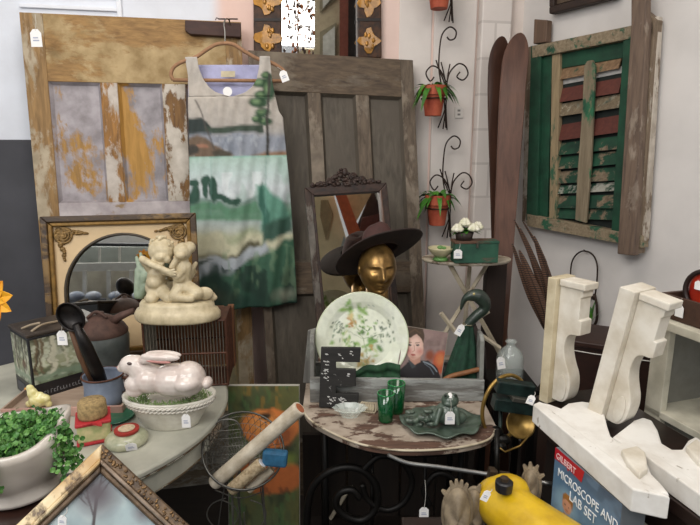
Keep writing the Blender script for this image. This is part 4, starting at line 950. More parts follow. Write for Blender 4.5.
for k in range(120):
    u=rn.gauss(0,.062); u=max(-.13,min(.13,u)); hh=.055*math.exp(-(u/.045)**2)+.012; mb.ell(f.w(cx+u,-.008+rn.uniform(-.006,.004),rn.uniform(-.01,1)*hh),(rn.uniform(.006,.011),.006,rn.uniform(.005,.010)),f,8)
for sx in (-1,1):
    for (u,z,r) in ((.03,.03,.016),(.065,.018,.012),(.10,.010,.009)): mb.tube([f.w(cx+sx*u+r*(1-k/30)*math.cos(k*.5),-.012,z+r*(1-k/30)*math.sin(k*.5)) for k in range(20)],.0035,6)
mb.ell(f.w(cx,-.01,.05),(.011,.007,.015),f,12)
mb.build('carved_crest',DKW,t,smooth=True)
# ================================================================ console table
CZ=.70
A0=PZ(302,410,CZ); B0=PZ(494,430,CZ)
ax=Vector((B0.x-A0.x,0,0)).normalized()
YBK=2.06; cxm=(A0.x+B0.x)/2
PEA=PEEL('#3a2a22','#6a4e40','#b3a596','#8f8172',.53,11,'x',seed=80,st=1.8,edge=.02)
edgepx=[(303,405),(306,414),(316,423),(335,433),(355,441),(376,446),(405,449),(440,448),(470,444),(490,437),(496,425)]
front=[PZ(x,y,CZ) for x,y in edgepx]; front=smoothpts(front,4)
fr=up((0,0,CZ)); outline=[(p.x,p.y) for p in front]+[(front[-1].x+.01,YBK),(front[0].x-.01,YBK)]
t=T('console_table',Vector((cxm,1.7,0)),'bow-fronted console table top with flaking cream paint on a scrolled iron base','table')
hf=Fr(Vector((0,0,CZ)),Vector((1,0,0)),Vector((0,0,-1)),Vector((0,1,0)))
mb=MB(); mb.prism(hf,outline,0,.022); mb.build('tabletop',PEA,t,bevel=.003)
mb=MB(); mb.tube([p+Vector((0,-.001,-.004)) for p in front],.0035,6); mb.build('worn_rim',PEEL('#4a3a2c','#6a5440','#cfc4ae','#a89a80',.7,14,'x',seed=84),t,smooth=True)
IRB=M('#15120f',.5,.5,var=.2); 
cc=Vector((cxm,1.7,0))
mb=MB(); inn=[(p.x*.94+cxm*.06,p.y+.03) for p in front]; mb.prism(hf,inn+[(front[-1].x-.02,YBK-.01),(front[0].x+.02,YBK-.01)],.022,.045); mb.build('under_frame',IRB,t)
qf=up(P(380,480,1.50))
def scr(pts,rad,name='iron_scroll',Y=None):
    mb=MB(); mb.tube(smoothpts([qf.pp(*p) for p in pts],6),rad,8); mb.build(name,IRB,t,smooth=True)
scr([(306,560),(308,505),(318,480),(340,468),(362,470),(376,486),(376,508),(362,520),(346,516),(336,505),(340,493),(352,490),(360,498)],.012)
scr([(362,471),(380,456),(402,462),(412,482),(404,502),(386,510),(368,500),(362,484)],.010)
scr([(470,560),(466,500),(452,478),(436,474),(424,490),(430,505)],.010)
for x in (372,425):
    mb=MB(); mb.tube([qf.pp(x,452,.02),qf.pp(x,560,.02)],.006,8); mb.build('iron_rod',IRB,t,smooth=True)
for x,y in ((front[0].x+.05,1.9),(front[-1].x-.05,1.9),(front[0].x+.07,1.62),(front[-1].x-.07,1.62)):
    mb=MB(); mb.tube([Vector((x,y,CZ-.04)),Vector((x,y,0))],.011,8); mb.build('leg',IRB,t,smooth=True)
# dark backing boards added to deepen the shade under the table
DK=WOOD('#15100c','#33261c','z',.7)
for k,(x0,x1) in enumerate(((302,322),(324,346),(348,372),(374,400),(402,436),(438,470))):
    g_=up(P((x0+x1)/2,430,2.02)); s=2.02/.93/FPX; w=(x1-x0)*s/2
    o=MB().box(g_,-w,w,0,.02,-g_.o.z,-.02).build('dark_backing_board',DK,bevel=.002)
    tg(o,'dark brown backing board added to deepen the shade beneath the console table','board','dark backing boards under the console table')
# ================================================================ grey trough with end boards
TZ2=CZ+.001; pf=PZ(308,412,TZ2); pe=PZ(486,410,TZ2)
a=Vector((pf.x,1.635,TZ2)); tr=Fr(a,Vector((1,0.02,0)).normalized(),Vector((-.02,1,0)).normalized(),Vector((0,0,1)))
x0=tr.uv(310,395)[0]; x1=tr.uv(484,395)[0]; zt=tr.uv(330,378)[1]
GRW=PEEL('#5b5955','#7f7d78','#a3a5a2','#8c8e8a',.6,7,'x',seed=81,st=4); GRV=PEEL('#5b5955','#7b7974','#8d8e88','#777770',.5,7,'z',seed=82)
t=T('wooden_trough',tr.w((x0+x1)/2,.1,0),'long weathered grey wooden trough on the console, holding plate, portrait and umbrella','trough')
mb=MB(); mb.prism(tr,[(x0,0),(x1,0),(x1,zt-.012),(x0,zt)],0,.014); mb.build('front_board',GRW,t,bevel=.002)
mb=MB(); mb.box(tr,x0,x1,.13,.144,0,zt); mb.build('back_board',GRW,t,bevel=.002)
mb=MB(); mb.box(tr,x0,x1,.014,.13,0,.012); mb.build('bottom_board',GRW,t)
ez=tr.uv(320,328)[1]
for xx in (x0-.0,x1-.014):
    mb=MB(); e=Fr(tr.w(xx,.072,0),tr.y,-tr.x,tr.z); hh=ez if xx<0 else tr.uv(486,338)[1]
    mb.prism(e,[(-.058,.0),(.058,0),(.058,zt),(.04,hh-.01),(.02,hh),(-.03,hh),(-.048,hh-.02),(-.058,zt)],-.014,0); mb.build('end_board',GRV,t,bevel=.002)
ywall=lambda off: tr.w(0,off,0).y
# left grey post board at (305-318,330-380)
t=T('grey_board',tr.w(x0-.02,.22,0),'narrow grey board standing at the left end of the trough','board')
mb=MB(); mb.prism(tr,[(tr.uv(303,380,.16)[0],0),(tr.uv(318,380,.16)[0],0),(tr.uv(319,327,.16)[0],tr.uv(319,327,.16)[1]),(tr.uv(308,330,.16)[0],tr.uv(308,330,.16)[1])],.150,.164); mb.build('board_face',GRV,t,bevel=.003)
# ================================================================ plate
pc=P(362,338,1.735); ff=tilt(up(pc,-3),12)
t=T('serving_plate',ff.w(0,0,-.14),'large round cream plate with green leaf and flower print, standing in the trough','plate')
Rp=47.5*1.735/.985/FPX; zc_=(tr.w(0,0,.014).z-pc.z)
pq=Paint(-50,50,-50,50,2.2,'#e6ead6',seed=5); pq.mott('#f2f5e8',.5,4)
pq.warp(1.5,12); rn=random.Random(31)
def sprig(cx,cy,n,r,cols,sz):
    for k in range(n): pq.ell(cx+rn.gauss(0,r),cy+rn.gauss(0,r),sz*rn.uniform(.6,1.3),sz*rn.uniform(.35,.8),rn.choice(cols),.6,.6,rn.uniform(0,180))
G_=['#8fb368','#6f9650','#a9c486','#5f7d4a']
sprig(-14,-28,9,4,['#9cc070','#7fa858'],4); sprig(-2,-26,9,4,['#a9c080','#88aa60'],3.5); sprig(-12,-18,10,3,['#c9a06a','#b8894e','#d6c08a'],3); sprig(-27,-10,26,5,['#5f7060','#7d8c76','#8a9a80'],1.6); sprig(-14,-2,18,6,G_+['#c9cfa0'],2.8)
sprig(22,-4,34,6,['#77866e','#90a084','#66765e'],1.6); sprig(12,8,10,4,['#7fa858','#5f8848'],4.2); sprig(3,20,16,5,['#d6b878','#c0a060','#b9c890'],3); sprig(6,30,14,4,['#a9b880','#c9b070'],2.4); sprig(-8,8,14,5,G_,2.2); sprig(4,-12,14,6,G_,2); sprig(9,-34,3,1.5,['#8a9a90'],1.2)
pq.line([(-14,-26),(2,0),(6,26)],.9,'#8a9a68',.7); pq.line([(2,0),(22,-4)],.8,'#8a9a78',.6); pq.line([(-26,-10),(2,0)],.8,'#8a9a78',.6)
mb=MB(); rows=[];cx=[];cy=[]
prof=[(0.001,.016),(.2,.016),(.4,.016),(.55,.016),(.66,.015),(.72,.010),(.8,.004),(.9,.0),(1.0,-.004)]
pr2=[]
for i in range(60):
    r=i/59; pr2.append((max(r,.002),np.interp(r,[p[0] for p in prof],[p[1] for p in prof])))
for r,y in pr2:
    rows.append([ff.w(r*Rp*math.cos(a),y*1.0-.006,r*Rp*math.sin(a)) for a in [2*PI*k/96 for k in range(96)]]); 
    for k in range(96): cx.append(r*47.5*math.cos(2*PI*k/96)); cy.append(-r*47.5*math.sin(2*PI*k/96))
mb.surf(rows,True); mb.build('plate_body',VC(.12,.6,0),t,smooth=True,cols=pq.at(cx,cy),solid=.004)
mb=MB(); mb.tube([ff.w(Rp*math.cos(a),-.010,Rp*math.sin(a)) for a in [2*PI*k/80 for k in range(80)]],.0025,6,True); mb.build('rim',M('#cfd6b8',.15,coat=.5,var=.02),t,smooth=True)
# green cloth between plate and portrait
t=T('green_cloth',tr.w(.4,.03,.02),'folded dark green cloth in the trough below the plate','cloth')
mb,c_=None,None
mb=MB(); rows=[]
for i in range(14):
    u=i/13; rows.append([tr.w(*(lambda q:(q[0],.022+.010*math.sin(k*.9)+.004*math.cos(i),q[1]))(tr.uv(338+62*k/19,384-(4+15*math.sin(min(1,k/16)*PI*.55))*(1-u)*1.0-1,.02))) for k in range(20)])
mb.surf(rows); mb.build('cloth_fold',M('#1f4a2c',.8,var=.2,sc=60,c2='#12301e'),t,smooth=True,solid=.003)
# ================================================================ bronze head with hat
hY=1.88; hf_=up(P(379,272,hY),0); k0=hY/FPX*1.01
def HP(x,y,o=0): return hf_.pp(x,y,o*k0)
BRZ=M('#b08a50',.32,.7,var=.22,sc=18,bmp=.1,c2='#4c3820')
hb=hf_.pp(379,330); t=T('bronze_head',Vector((hb.x,hY,CZ+.001)),'bronze coloured mannequin head wearing the wide brimmed hat','mannequin head')
fx=Vector((math.sin(.20),-math.cos(.20),-.06)).normalized()   # face direction
side=Vector((math.cos(.20),math.sin(.20),0)); upn=side.cross(fx); 
if upn.z<0: upn=-upn
hc=HP(377,268,6); s=k0
# sculpted face surface : sphere-like grid with facial relief
mb=MB(); rows=[]; nv,nu=72,96
def gs(x,y,cx,cy,sx,sy): return math.exp(-((x-cx)/sx)**2-((y-cy)/sy)**2)
for i in range(nv+1):
    ph=-PI/2+PI*i/nv; row=[]
    for j in range(nu):
        lo_=2*PI*j/nu; cxp=math.cos(ph)*math.sin(lo_); cz=math.sin(ph); cyf=math.cos(ph)*math.cos(lo_)  # cyf toward the face
        low=max(0,-cz); rx=19.5*(1-.30*low**1.6); rz=27 if cz>0 else 29; rf=(23 if cyf>0 else 17)*(1-.10*low)
        x=cxp*rx; z=cz*rz; d=cyf*rf
        if cyf>0:
            ax=x; az=z
            k=0
            k+=6.5*gs(ax,az,0,-5,2.6,4.0)+3.6*gs(ax,az,0,1.5,2.1,6)             # nose
            k+=2.0*(gs(ax,az,-3.2,-6.6,1.8,1.8)+gs(ax,az,3.2,-6.6,1.8,1.8))      # nostrils
            k-=3.2*(gs(ax,az,-7.5,2.8,4.2,2.8)+gs(ax,az,7.5,2.8,4.2,2.8))          # sockets
            k+=1.9*(gs(ax,az,-7.5,2.4,3.0,1.5)+gs(ax,az,7.5,2.4,3.0,1.5))          # lids
            k+=1.6*(gs(ax,az,-7.5,7.0,5,1.6)+gs(ax,az,7.5,7.0,5,1.6))            # brows
            k+=1.7*(gs(ax,az,-10.5,-5,4,5)+gs(ax,az,10.5,-5,4,5))            # cheeks
            k+=2.6*gs(ax,az,0,-12.6,4.6,1.3)+2.6*gs(ax,az,0,-15.6,3.8,1.5)-1.4*gs(ax,az,0,-14.1,5.5,.55)-1.3*gs(ax,az,0,-18.6,5,1.4)
            k+=3.2*gs(ax,az,0,-22,5,3)
            d+=k*min(1,cyf*2)
        row.append(hc+side*x*s+upn*z*s+fx*d*s)
    rows.append(row)
mb.surf(rows,True); mb.build('face',BRZ,t,smooth=True)
mb=MB(); mb.cap(HP(377,276,12),Vector((HP(377,320,14).x,hY+.02,HP(377,320).z)),12*s,12*s,20); mb.lathe(up(Vector((HP(377,320).x,hY+.03,CZ+.001))),[(0,0),(.06,0),(.062,.01),(.055,.03),(.045,.06),(.042,.12),(0,.13)],30); mb.build('neck_stand',BRZ,t,smooth=True)
for sg in (-1,1):
    mb=MB(); mb.ell(hc+side*sg*18.5*s+fx*1*s-upn*1*s,(2*s,4*s,6*s),n=10); mb.build('ear',BRZ,t,smooth=True)
# hat
HAT=M('#2b1d18',.85,var=.15,sc=40,bmp=.25,c2='#1b110e'); HATC=M('#4b2c28',.8,var=.15,sc=30,bmp=.25,c2='#331d1a')
hb=HP(379.5,252,6); t=T('brimmed_hat',hb,'wide brimmed dark brown felt hat resting on the bronze head','hat')
hx=(P(424,236,hY)-P(330,262,hY)).normalized(); hy=Vector((0,1,.0)); hz=hx.cross(hy).normalized(); hy=hz.cross(hx)
hy2=(hy-hz*.60).normalized(); 
Hf=Fr(hb,hx,hy2,hx.cross(hy2))
mb=MB(); rows=[]
for i in range(16):
    u=i/15; r=(19+28.2*u)*s; row=[]
    for k in range(72):
        a=2*PI*k/72; ca,sa=math.cos(a),math.sin(a)
        dz=(-9*u*u*max(0,-ca)**1.2 + 5*u*u*max(0,ca)+ 1.5*math.sin(2*a)*u - 0*u -5*u*u*(abs(ca)<.8)*max(0,-sa)*0 )*s
        row.append(Hf.w(r*ca,r*sa*.92,dz+2*s))
    rows.append(row)
mb.surf(rows,True); mb.build('brim',HAT,t,smooth=True,solid=.005)
mb=MB(); rows=[]
for r,z in ((20,1),(20,5),(19.5,11),(18.5,18),(16.5,24),(12,27.5),(7,27),(0.1,25)):
    row=[]
    for k in range(60):
        a=2*PI*k/60; pin=1-.22*max(0,(z-12)/20)*max(0,math.cos(2*(a-PI/2)))**2
        row.append(Hf.w(r*s*math.cos(a)*(1-.012*(z-1)*.6)+ (z*.10)*s,r*s*math.sin(a)*1.0*pin,z*s*(1+.05*math.cos(a))))
    rows.append(row)
mb.surf(rows,True); mb.build('crown',HATC,t,smooth=True)
mb=MB(); rows=[[Hf.w(20.5*s*math.cos(a),20.5*s*math.sin(a),z*s) for a in [2*PI*k/60 for k in range(60)]] for z in (2,7)]; mb.surf(rows,True); mb.build('hat_band',HAT,t,smooth=True,solid=.002)
# ================================================================ boy portrait
fb_=F3((405,326,1.735),(448,333,1.745),(396,376,1.69)); Wb=fb_.W; Hb=fb_.H*1.05
t=T('portrait_painting',fb_.w(Wb/2,0,-Hb),'small unframed portrait of a pale child in a dark sailor collar, leaning in the trough','painting')
q=Paint(395,450,322,386,5,'#8a7470',seed=14); q.mott('#a08a84',.5,5); q.mott('#6f5a56',.4,6)
q.poly([(395,322),(450,322),(450,340),(395,336)],'#8f7672',.5,6); q.warp(.8,6)
q.ell(441,362,8,11,'#b4583a',.95,.3); q.ell(440,360,4,6,'#c8794a',.7,.6); q.ell(430,356,5,6,'#8a4a34',.7,.5)
q.poly([(400,386),(399,371),(407,362),(414,360),(428,361),(438,368),(441,376),(442,386)],'#221f22',1,1.2)
q.poly([(408,360),(412,358),(416,366),(412,368)],'#3c4346',.9,1); q.line([(424,362),(431,365),(437,371)],1.2,'#8f9aa4',.9,.8); q.line([(425,364),(430,368),(434,374)],.8,'#6f7a86',.8,.6)
q.poly([(410,354),(420,354),(421,362),(415,364),(410,360)],'#b98a78',1,1)
q.ell(414.5,346,9,13,'#cba392',1,.10); q.ell(415.5,345,7,10,'#e0beb0',.8,.5); q.ell(409.5,350.5,3.6,3.6,'#c4706c',.5,.9); q.ell(419.5,350.5,3.4,3.6,'#c4766c',.5,.9); q.ell(413,356.5,3,2,'#b98d7c',.6,.6)
q.poly([(405.2,344),(404,334),(408,327.5),(416,325.5),(423,328.5),(425,335),(423.6,343),(422,338.5),(417,334),(411,337.5),(406.8,338)],'#4b3a2c',1,.9); q.line([(408,334),(415,330),(421,333)],1.2,'#6a533c',.6,1)
for x in (410.2,418.2): q.ell(x,344.6,1.7,.9,'#3a2c2a',.95,.4); q.line([(x-2,342.4),(x+2,342.2)],.7,'#5a4030',.9,.5); q.ell(x+.4,344.4,.4,.4,'#d8d0cc',.7,.5)
q.line([(414.4,345),(414.8,350),(413.2,351)],.8,'#a87866',.8,.6); q.ell(413.9,354.2,2.4,.8,'#a0443e',.9,.4); q.ell(405.9,347,1.2,2.4,'#b8846f',.8,.4)
mb,c=sheet(fb_,quadrows((405,326),(448,333),(440,383),(396,376),90),q,90); mb.build('painted_canvas',VC(.5,.2,.05),t,cols=c)
mb=MB(); mb.pprism(fb_,[(404.6,325.6),(448.6,332.6),(440.6,383.6),(395.4,376.4)],.001,.014); mb.build('stretcher',M('#9a8f82',.8),t)
# ================================================================ goose-head umbrella
gY=1.715; gf=up(P(460,340,gY)); k0=gY/FPX*1.02; GP=lambda x,y,o=0: gf.pp(x,y,o*k0)
t=T('goose_head_umbrella',GP(461,384),'closed dark green umbrella with a carved goose head handle, upright in the trough','umbrella')
DG=M('#2c3a30',.45,var=.2,sc=40,c2='#18221b',coat=.2)
mb=MB(); pts=[(461,309),(464,300),(470,296),(478,296),(484,302),(484,309),(477,315),(471,321),(468,325)]; rs=[1.2,2.8,5.2,7.5,6.8,5.4,5.2,5,4.6]
P_=smoothpts([GP(*p) for p in pts],5); R_=np.interp(np.linspace(0,8,len(P_)),range(9),[r*k0 for r in rs]).tolist(); mb.tube(P_,R_,16); mb.ell(GP(476,295),(8*k0,6*k0,6*k0),n=14); mb.ell(P_[0],R_[0],n=10)
mb.build('goose_head_handle',DG,t,remesh=.0018,sm=4)
mb=MB(); mb.tube(smoothpts([GP(461.5,308,-1),GP(463.5,302,-3),GP(468,300,-4.6)],4),[1.3*k0]*9 ,6) if False else None
mb=MB(); mb.ell(GP(474,294,-5.6),(1.3*k0,.8*k0,1.3*k0),n=8); mb.build('eye',M('#c9b878',.2),t,smooth=True)
mb=MB(); rows=[]; 
for i in range(24):
    u=i/23; zx=468-7*u; zy=325+55*u; r=(4.5+13.5*u**.85)*k0; c_=GP(zx,zy)
    rows.append([c_+Vector((math.cos(a)*r*(1+.10*math.sin(7*a+u)),math.sin(a)*r*.62*(1+.14*math.sin(7*a+u)),0)) for a in [2*PI*k/84 for k in range(84)]])
mb.surf(rows,True); mb.build('folded_cloth',M('#1b4430',.8,var=.18,sc=50,c2='#0f2a1e'),t,smooth=True)
mb=MB(); mb.tube([GP(472,322,3),GP(481,350,4),GP(482,378,4)],[3*k0,5*k0,5*k0],8); mb.build('dark_side_fold',M('#2a1c16',.8),t,smooth=True)
mb=MB(); mb.tube([GP(468,324)+Vector((math.cos(a)*5.4*k0,math.sin(a)*5.0*k0,0)) for a in [2*PI*k/20 for k in range(20)]],.0014,5,True); mb.build('neck_cord',M('#8a8468',.7),t)
price_tag(460,330,gY-.055,'white price tag tied at the neck of the goose head umbrella',12,7,rot=-28,strg=(467,324))
# bentwood handle of a basket in the trough
t=T('bentwood_basket',tr.w(tr.uv(462,384,.03)[0],.03,.015),'tan bentwood basket handle lying in the right end of the trough','basket')
bw=M('#8a5a34',.6,var=.2,sc=40); mb=MB(); pts=[(442,381),(452,376),(464,373),(476,370),(481,369)]
mb.tube(smoothpts([tr.w(*(lambda q:(q[0],.028,q[1]))(tr.uv(x,y,.028))) for x,y in pts]),.0085,8); mb.build('bent_handle',bw,t,smooth=True)
# ================================================================ letter E
eY=1.50; 
LE=[(321,347),(361,347.5),(360,362),(336,361.5),(336,368.5),(356,369),(356,386),(336,386),(336,393),(359,393.5),(358,407.5),(319,407)]
e0=PZ(338,409,TZ2); e0.y=min(e0.y,1.60); ef=tilt(up(Vector((e0.x,e0.y,TZ2)),0),8)
ER=PEEL('#141312','#262422','#b9b8b6','#8e8d8b',.12,30,'x',seed=90,st=1,edge=.03)
mb=MB(); mb.pprism(ef,LE,0,.018); mnz=min(v[2] for v in mb.v); mb.v=[(v[0],v[1],v[2]-mnz+TZ2+.0005) for v in mb.v]; ef.o=ef.o+Vector((0,0,TZ2+.0005-mnz)); 
# drop it exactly on the table
o=mb.build('letter_block',ER,bevel=.002); tg(o,'black block letter E with chipped white paint standing against the trough','letter')
# white chips of paint on the letter
CHP=M('#c9c8c6',.7,var=.1); rn=random.Random(61); ef2=Fr(Vector(ef.o),ef.x,ef.y,ef.z)
for (cx,cy,n,r) in ((326,354,3,1.5),(326,363,7,2.6),(325,372,9,3.2),(327,379,5,2.4),(331,400,12,4.5),(343,401,12,4.5),(348,376,4,3),(341,356,4,4),(350,353,3,3)):
    for k in range(n):
        x,y=cx+rn.uniform(-r,r),cy+rn.uniform(-r,r)*.8; q=[(x+rn.uniform(.5,2.0)*math.cos(a),y+rn.uniform(.3,1.1)*math.sin(a+.5)) for a in (0,1.3,2.5,3.8,5.1)]
        mb=MB(); mb.pprism(ef,q,-.0006,.001); cobj=mb.build('paint_chip',CHP,o)
# ================================================================ green glasses
GG=M('#0a6e38',.08,var=.05,trans=.6,coat=.6,bmp=0)
def tumbler(px,py,rpx,hpx,lab):
    b=PZ(px,py,TZ2); b.y+=.02; fr=up(b); s=b.y/.93/FPX; r=rpx*s; hh=hpx*s*1.02
    t=T('green_tumbler',b,lab,'drinking glass','green glass tumblers'); mb=MB(); mb.lathe(fr,[(0,0),(r*.82,0),(r*.86,.004),(r,hh),(r*.93,hh),(r*.8,.012),(0,.010)],36,fn=lambda a,z:1+.012*math.cos(14*a)); mb.build('glass_body',GG,t,smooth=True)
    mb=MB(); mb.tube([fr.w(r*.965*math.cos(k*PI/18),r*.965*math.sin(k*PI/18),hh) for k in range(36)],.0014,6,True); mb.build('rim',M('#1d8a48',.1,coat=.5,var=.02),t,smooth=True)
tumbler(386,423.5,8.6,29,'front green ribbed glass tumbler, left of its taller looking neighbour')
tumbler(396.5,414.5,9,30,'rear green ribbed glass tumbler, right and behind the other')
# ================================================================ crystal dish + small bits
CG=CLEAR('#e2ebe4',.35,.15); b=PZ(350,416,TZ2); fr=up(b); t=T('crystal_dish',b,'low clear crystal dish in front of the letter E','dish')
mb=MB(); mb.lathe(fr,[(0,0),(.022,0),(.024,.006),(.036,.022),(.046,.028),(.043,.029),(.030,.016),(0,.008)],32,1.15,.8,fn=lambda a,z:1+.05*math.cos(10*a)); mb.build('dish_body',CG,t,smooth=False)
b=PZ(368,411,TZ2); fr=up(b,-12); t=T('cream_trinket',b,'small cream curled ribbon trinket beside the green tumblers','ornament')
mb=MB()
for k in range(6): mb.tube([fr.w((-.02+.008*k)+.006*math.cos(a),.004*math.sin(a)*3,.012+.011*math.sin(a)) for a in [2*PI*j/14 for j in range(14)]],.0028,6,True)
mb.build('ribbon_loops',M('#b5a88e',.6,var=.1,sc=60),t,smooth=True)
# ================================================================ frog on leaf dish
gY=PZ(441,426,TZ2).y; lf=up(Vector((PZ(441,426,TZ2).x,gY,TZ2))); s=gY/.93/FPX
FG_=M('#56645a',.4,var=.2,sc=50,bmp=.3,c2='#39483a',coat=.35); FG2=M('#566456',.45,var=.25,sc=60,c2='#343d36',coat=.3)
t=T('frog_dish',lf.o,'glazed grey-green ceramic frog sitting on a ruffled leaf dish, on the console','figurine')
mb=MB(); rows=[]
for i in range(16):
    u=i/15; rows.append([lf.w(41*s*u*math.cos(a)*(1+.05*math.sin(5*a)*u),31*s*u*math.sin(a)*(1+.05*math.sin(7*a)*u),(.003+.015*u**2.5+.004*math.sin(9*a)*u*u)) for a in [2*PI*k/80 for k in range(80)]])
mb.surf(rows,True); mb.build('leaf_dish',FG_,t,smooth=True,solid=.004)
def LP(x,y,o=0): return lf.pp(x,y,o*s)
mb=MB(); rn=random.Random(16)
for (x,y,r) in ((412,420,9),(424,417,9),(418,424,7),(432,423,8),(410,412,6),(428,411,6)):
    for k in range(7): 
        a=k/7*2*PI; c=LP(x,y,-6)+Vector((math.cos(a)*r*.5*s,math.sin(a)*r*.3*s,0)); mb.ell(c,(r*.42*s,r*.3*s,r*.34*s),n=8)
mb.build('modelled_flowers',FG2,t,remesh=.0022,sm=2)
mb=MB()
for e in (('e',447,413,0,(13,11,12)),('e',450,400,-1,(9,8.5,7.5)),('e',446,396,-5,(2.8,2.6,2.6)),('e',455,396,-4,(2.8,2.6,2.6)),('e',437,416,-4,(8,7,7)),('e',459,417,-4,(8,7,6.5)),('e',450,404,-7,(6.5,3,2.5))): mb.ell(LP(e[1],e[2],e[3]),tuple(r*s for r in e[4]),n=14)
mb.cap(LP(440,410,-8),LP(436,424,-14),3.2*s,2.2*s); mb.cap(LP(456,410,-8),LP(458,424,-14),3.2*s,2.2*s); mb.cap(LP(432,416,-3),LP(426,420,-10),4*s,2.5*s); mb.cap(LP(426,420,-8),LP(436,412,0),3*s,3*s)
mb.build('frog_body',FG_,t,remesh=.0022,sm=3)
for x in (445.6,455.4):
    mb=MB(); mb.ell(LP(x,395.5,-7.4),(1.4*s,1*s,1.4*s),n=8); mb.build('eye',M('#1c201c',.15),t,smooth=True)
mb=MB(); mb.lathe(up(LP(450,396,-3)),[(0,.010),(.004,.009),(.009,.002),(.012,0)],20); mb.build('paper_cap',PAPER,t)
price_tag(450,418,gY-.06,'white price tag hanging in front of the ceramic frog',14,10,strg=(450,398))
# ================================================================ stand with cross legs
sY=2.14; sc0=P(466,258,sY); fr=up(sc0); s=sY/.983/FPX
t=T('plant_stand',Vector((sc0.x,sY,0)),'small round folding stand with chipped cream top and crossed cream legs','table')
mb=MB(); mb.lathe(fr,[(0,-.012),(43*s,-.012),(44.5*s,-.006),(44.5*s,0),(42*s,.002),(0,.002)],48,1,.62); mb.build('stand_top',PEEL('#5b4a38','#7d6a54','#c3b9a4','#a3988a',.62,20,'x',seed=95),t,bevel=.001)
LG=PEEL('#6b5c48','#8d7c64','#c9bda6','#a89c86',.8,16,'z',seed=96)
def legp(a,b,o1,o2,r=.010,ext=True):
    p=fr.pp(*a,o1); q=fr.pp(*b,o2)
    if ext: d=q-p; q=p+d*((p.z)/(p.z-q.z))
    mb=MB(); mb.tube([p,q],r,4); mb.build('leg',LG,t)
legp((449,263),(471,302),-.06,-.02); legp((488,263),(464,302),.06,.03); legp((470,263),(466,310),.10,.10,.009)
mb=MB(); mb.tube([fr.pp(441,313,.0),fr.pp(458,335,.0)],.010,6); mb.build('cross_stretcher',LG,t)
mb=MB(); mb.tube([fr.pp(489,311,.0),fr.pp(474,320,.0)],.009,6); mb.build('cross_stretcher',LG,t)
mb=MB(); mb.tube([fr.pp(474,330,-.01),fr.pp(500,348,-.01)],.009,6); mb.build('cross_stretcher',LG,t)
ST=sc0.z+.003
b=PZ(438,257,ST); fr=up(Vector((b.x,2.085,ST))); t=T('footed_bowl',fr.o,'small cream footed bowl with green foot and trim on the round stand','bowl')
CB=M('#cfc7a0',.35,var=.08,sc=50,coat=.3); GB=M('#6fa25a',.35,coat=.3,var=.1)
r=12.3*s; mb=MB(); mb.lathe(fr,[(0,.012),(r*.4,.012),(r*.75,.025),(r*1.0,.045),(r*1.02,.05),(r*.92,.05),(r*.7,.03),(0,.018)],36); mb.build('bowl_body',CB,t,smooth=True)
mb=MB(); mb.lathe(fr,[(0,0),(r*.62,0),(r*.6,.007),(r*.42,.013),(0,.013)],30); mb.build('foot',GB,t,smooth=True)
mb=MB(); mb.ell(fr.w(-.003,0,.05),(.012,.01,.008),n=10); mb.ell(fr.w(.012,0,.048),(.01,.01,.006),n=10); mb.build('green_moss',GB,t)
# green tin box with roses
b=up(Vector((P(474,255,2.06).x,2.06,ST)),3); t=T('green_tin_box',b.o,'scuffed dark green metal box on the round stand','box')
wd=21*s; GT=PEEL('#3f3a30','#5f5848','#2d5a46','#1c4234',.8,14,'x',seed=97)
hh=.074
mb=MB(); mb.box(b,-wd,wd,-.035,.035,0,hh); mb.build('box_body',GT,t,bevel=.002)
mb=MB(); mb.box(b,-wd-.002,wd+.002,-.037,.037,hh,hh+.010); mb.build('rusty_lid',PEEL('#4a3428','#6d4e3c','#2d5a46','#1c4234',.35,14,'x',seed=98),t,bevel=.002)
mb=MB(); mb.box(b,-.004,.004,-.041,-.037,hh-.015,hh+.004); mb.build('clasp',M('#6d6a60',.4,.8),t)
rs=up(b.w(-wd*.5,0,hh+.011)); t=T('white_roses',rs.o,'bunch of white roses with green leaves in a small dark pot on the green box','flowers')
mb=MB(); mb.lathe(rs,[(0,0),(.030,0),(.036,.030),(.032,.030),(0,.024)],24); mb.build('pot',M('#3a2e28',.6,var=.2),t,smooth=True)
WRS=M('#e6e2d0',.6,var=.05,sc=40,c2='#c9c8a8')
for (x,y,z) in ((-.030,-.02,.048),(.032,-.022,.050),(.004,.012,.066),(.052,.01,.052)):
    mb=MB(); c=rs.w(x,y,z)
    for ring,(n,r,hr) in enumerate(((3,.008,.017),(5,.016,.014),(6,.023,.009))):
        for k in range(n):
            a=2*PI*k/n+ring*.6; mb.ell(c+Vector((math.cos(a)*r*.6,math.sin(a)*r*.6,-.003*ring)),(.012,.012,hr),n=8)
    mb.build('rose',WRS,t,smooth=True)
mb=MB(); rn=random.Random(17)
for k in range(26):
    a=rn.uniform(0,2*PI); leaf(mb,rs.w(0.005,0,.03),Vector((math.cos(a),math.sin(a),rn.uniform(.1,.9))),rn.uniform(.045,.07),.012,.4,seg=4)
mb.build('leaves',LEAF[1],t)
price_tag(458,254,2.005,'white price tag on the front of the green metal box',9,8,strg=(460,243))
# dark furniture under/behind stand
t=T('dark_dresser',P(497,330,2.2)*1,'dark wooden post of furniture standing in the corner under the skis','furniture'); l=P(497,330,2.2); t.location=(l.x,2.27,0); t['_l']=(l.x,2.27,0); g_=up(Vector((l.x,2.27,0)))
mb=MB(); mb.box(g_,-.045,.04,-.03,.03,0,P(497,262,2.2).z); mb.build('front_post',WOOD('#1a110d','#33221a','z'),t,bevel=.003)
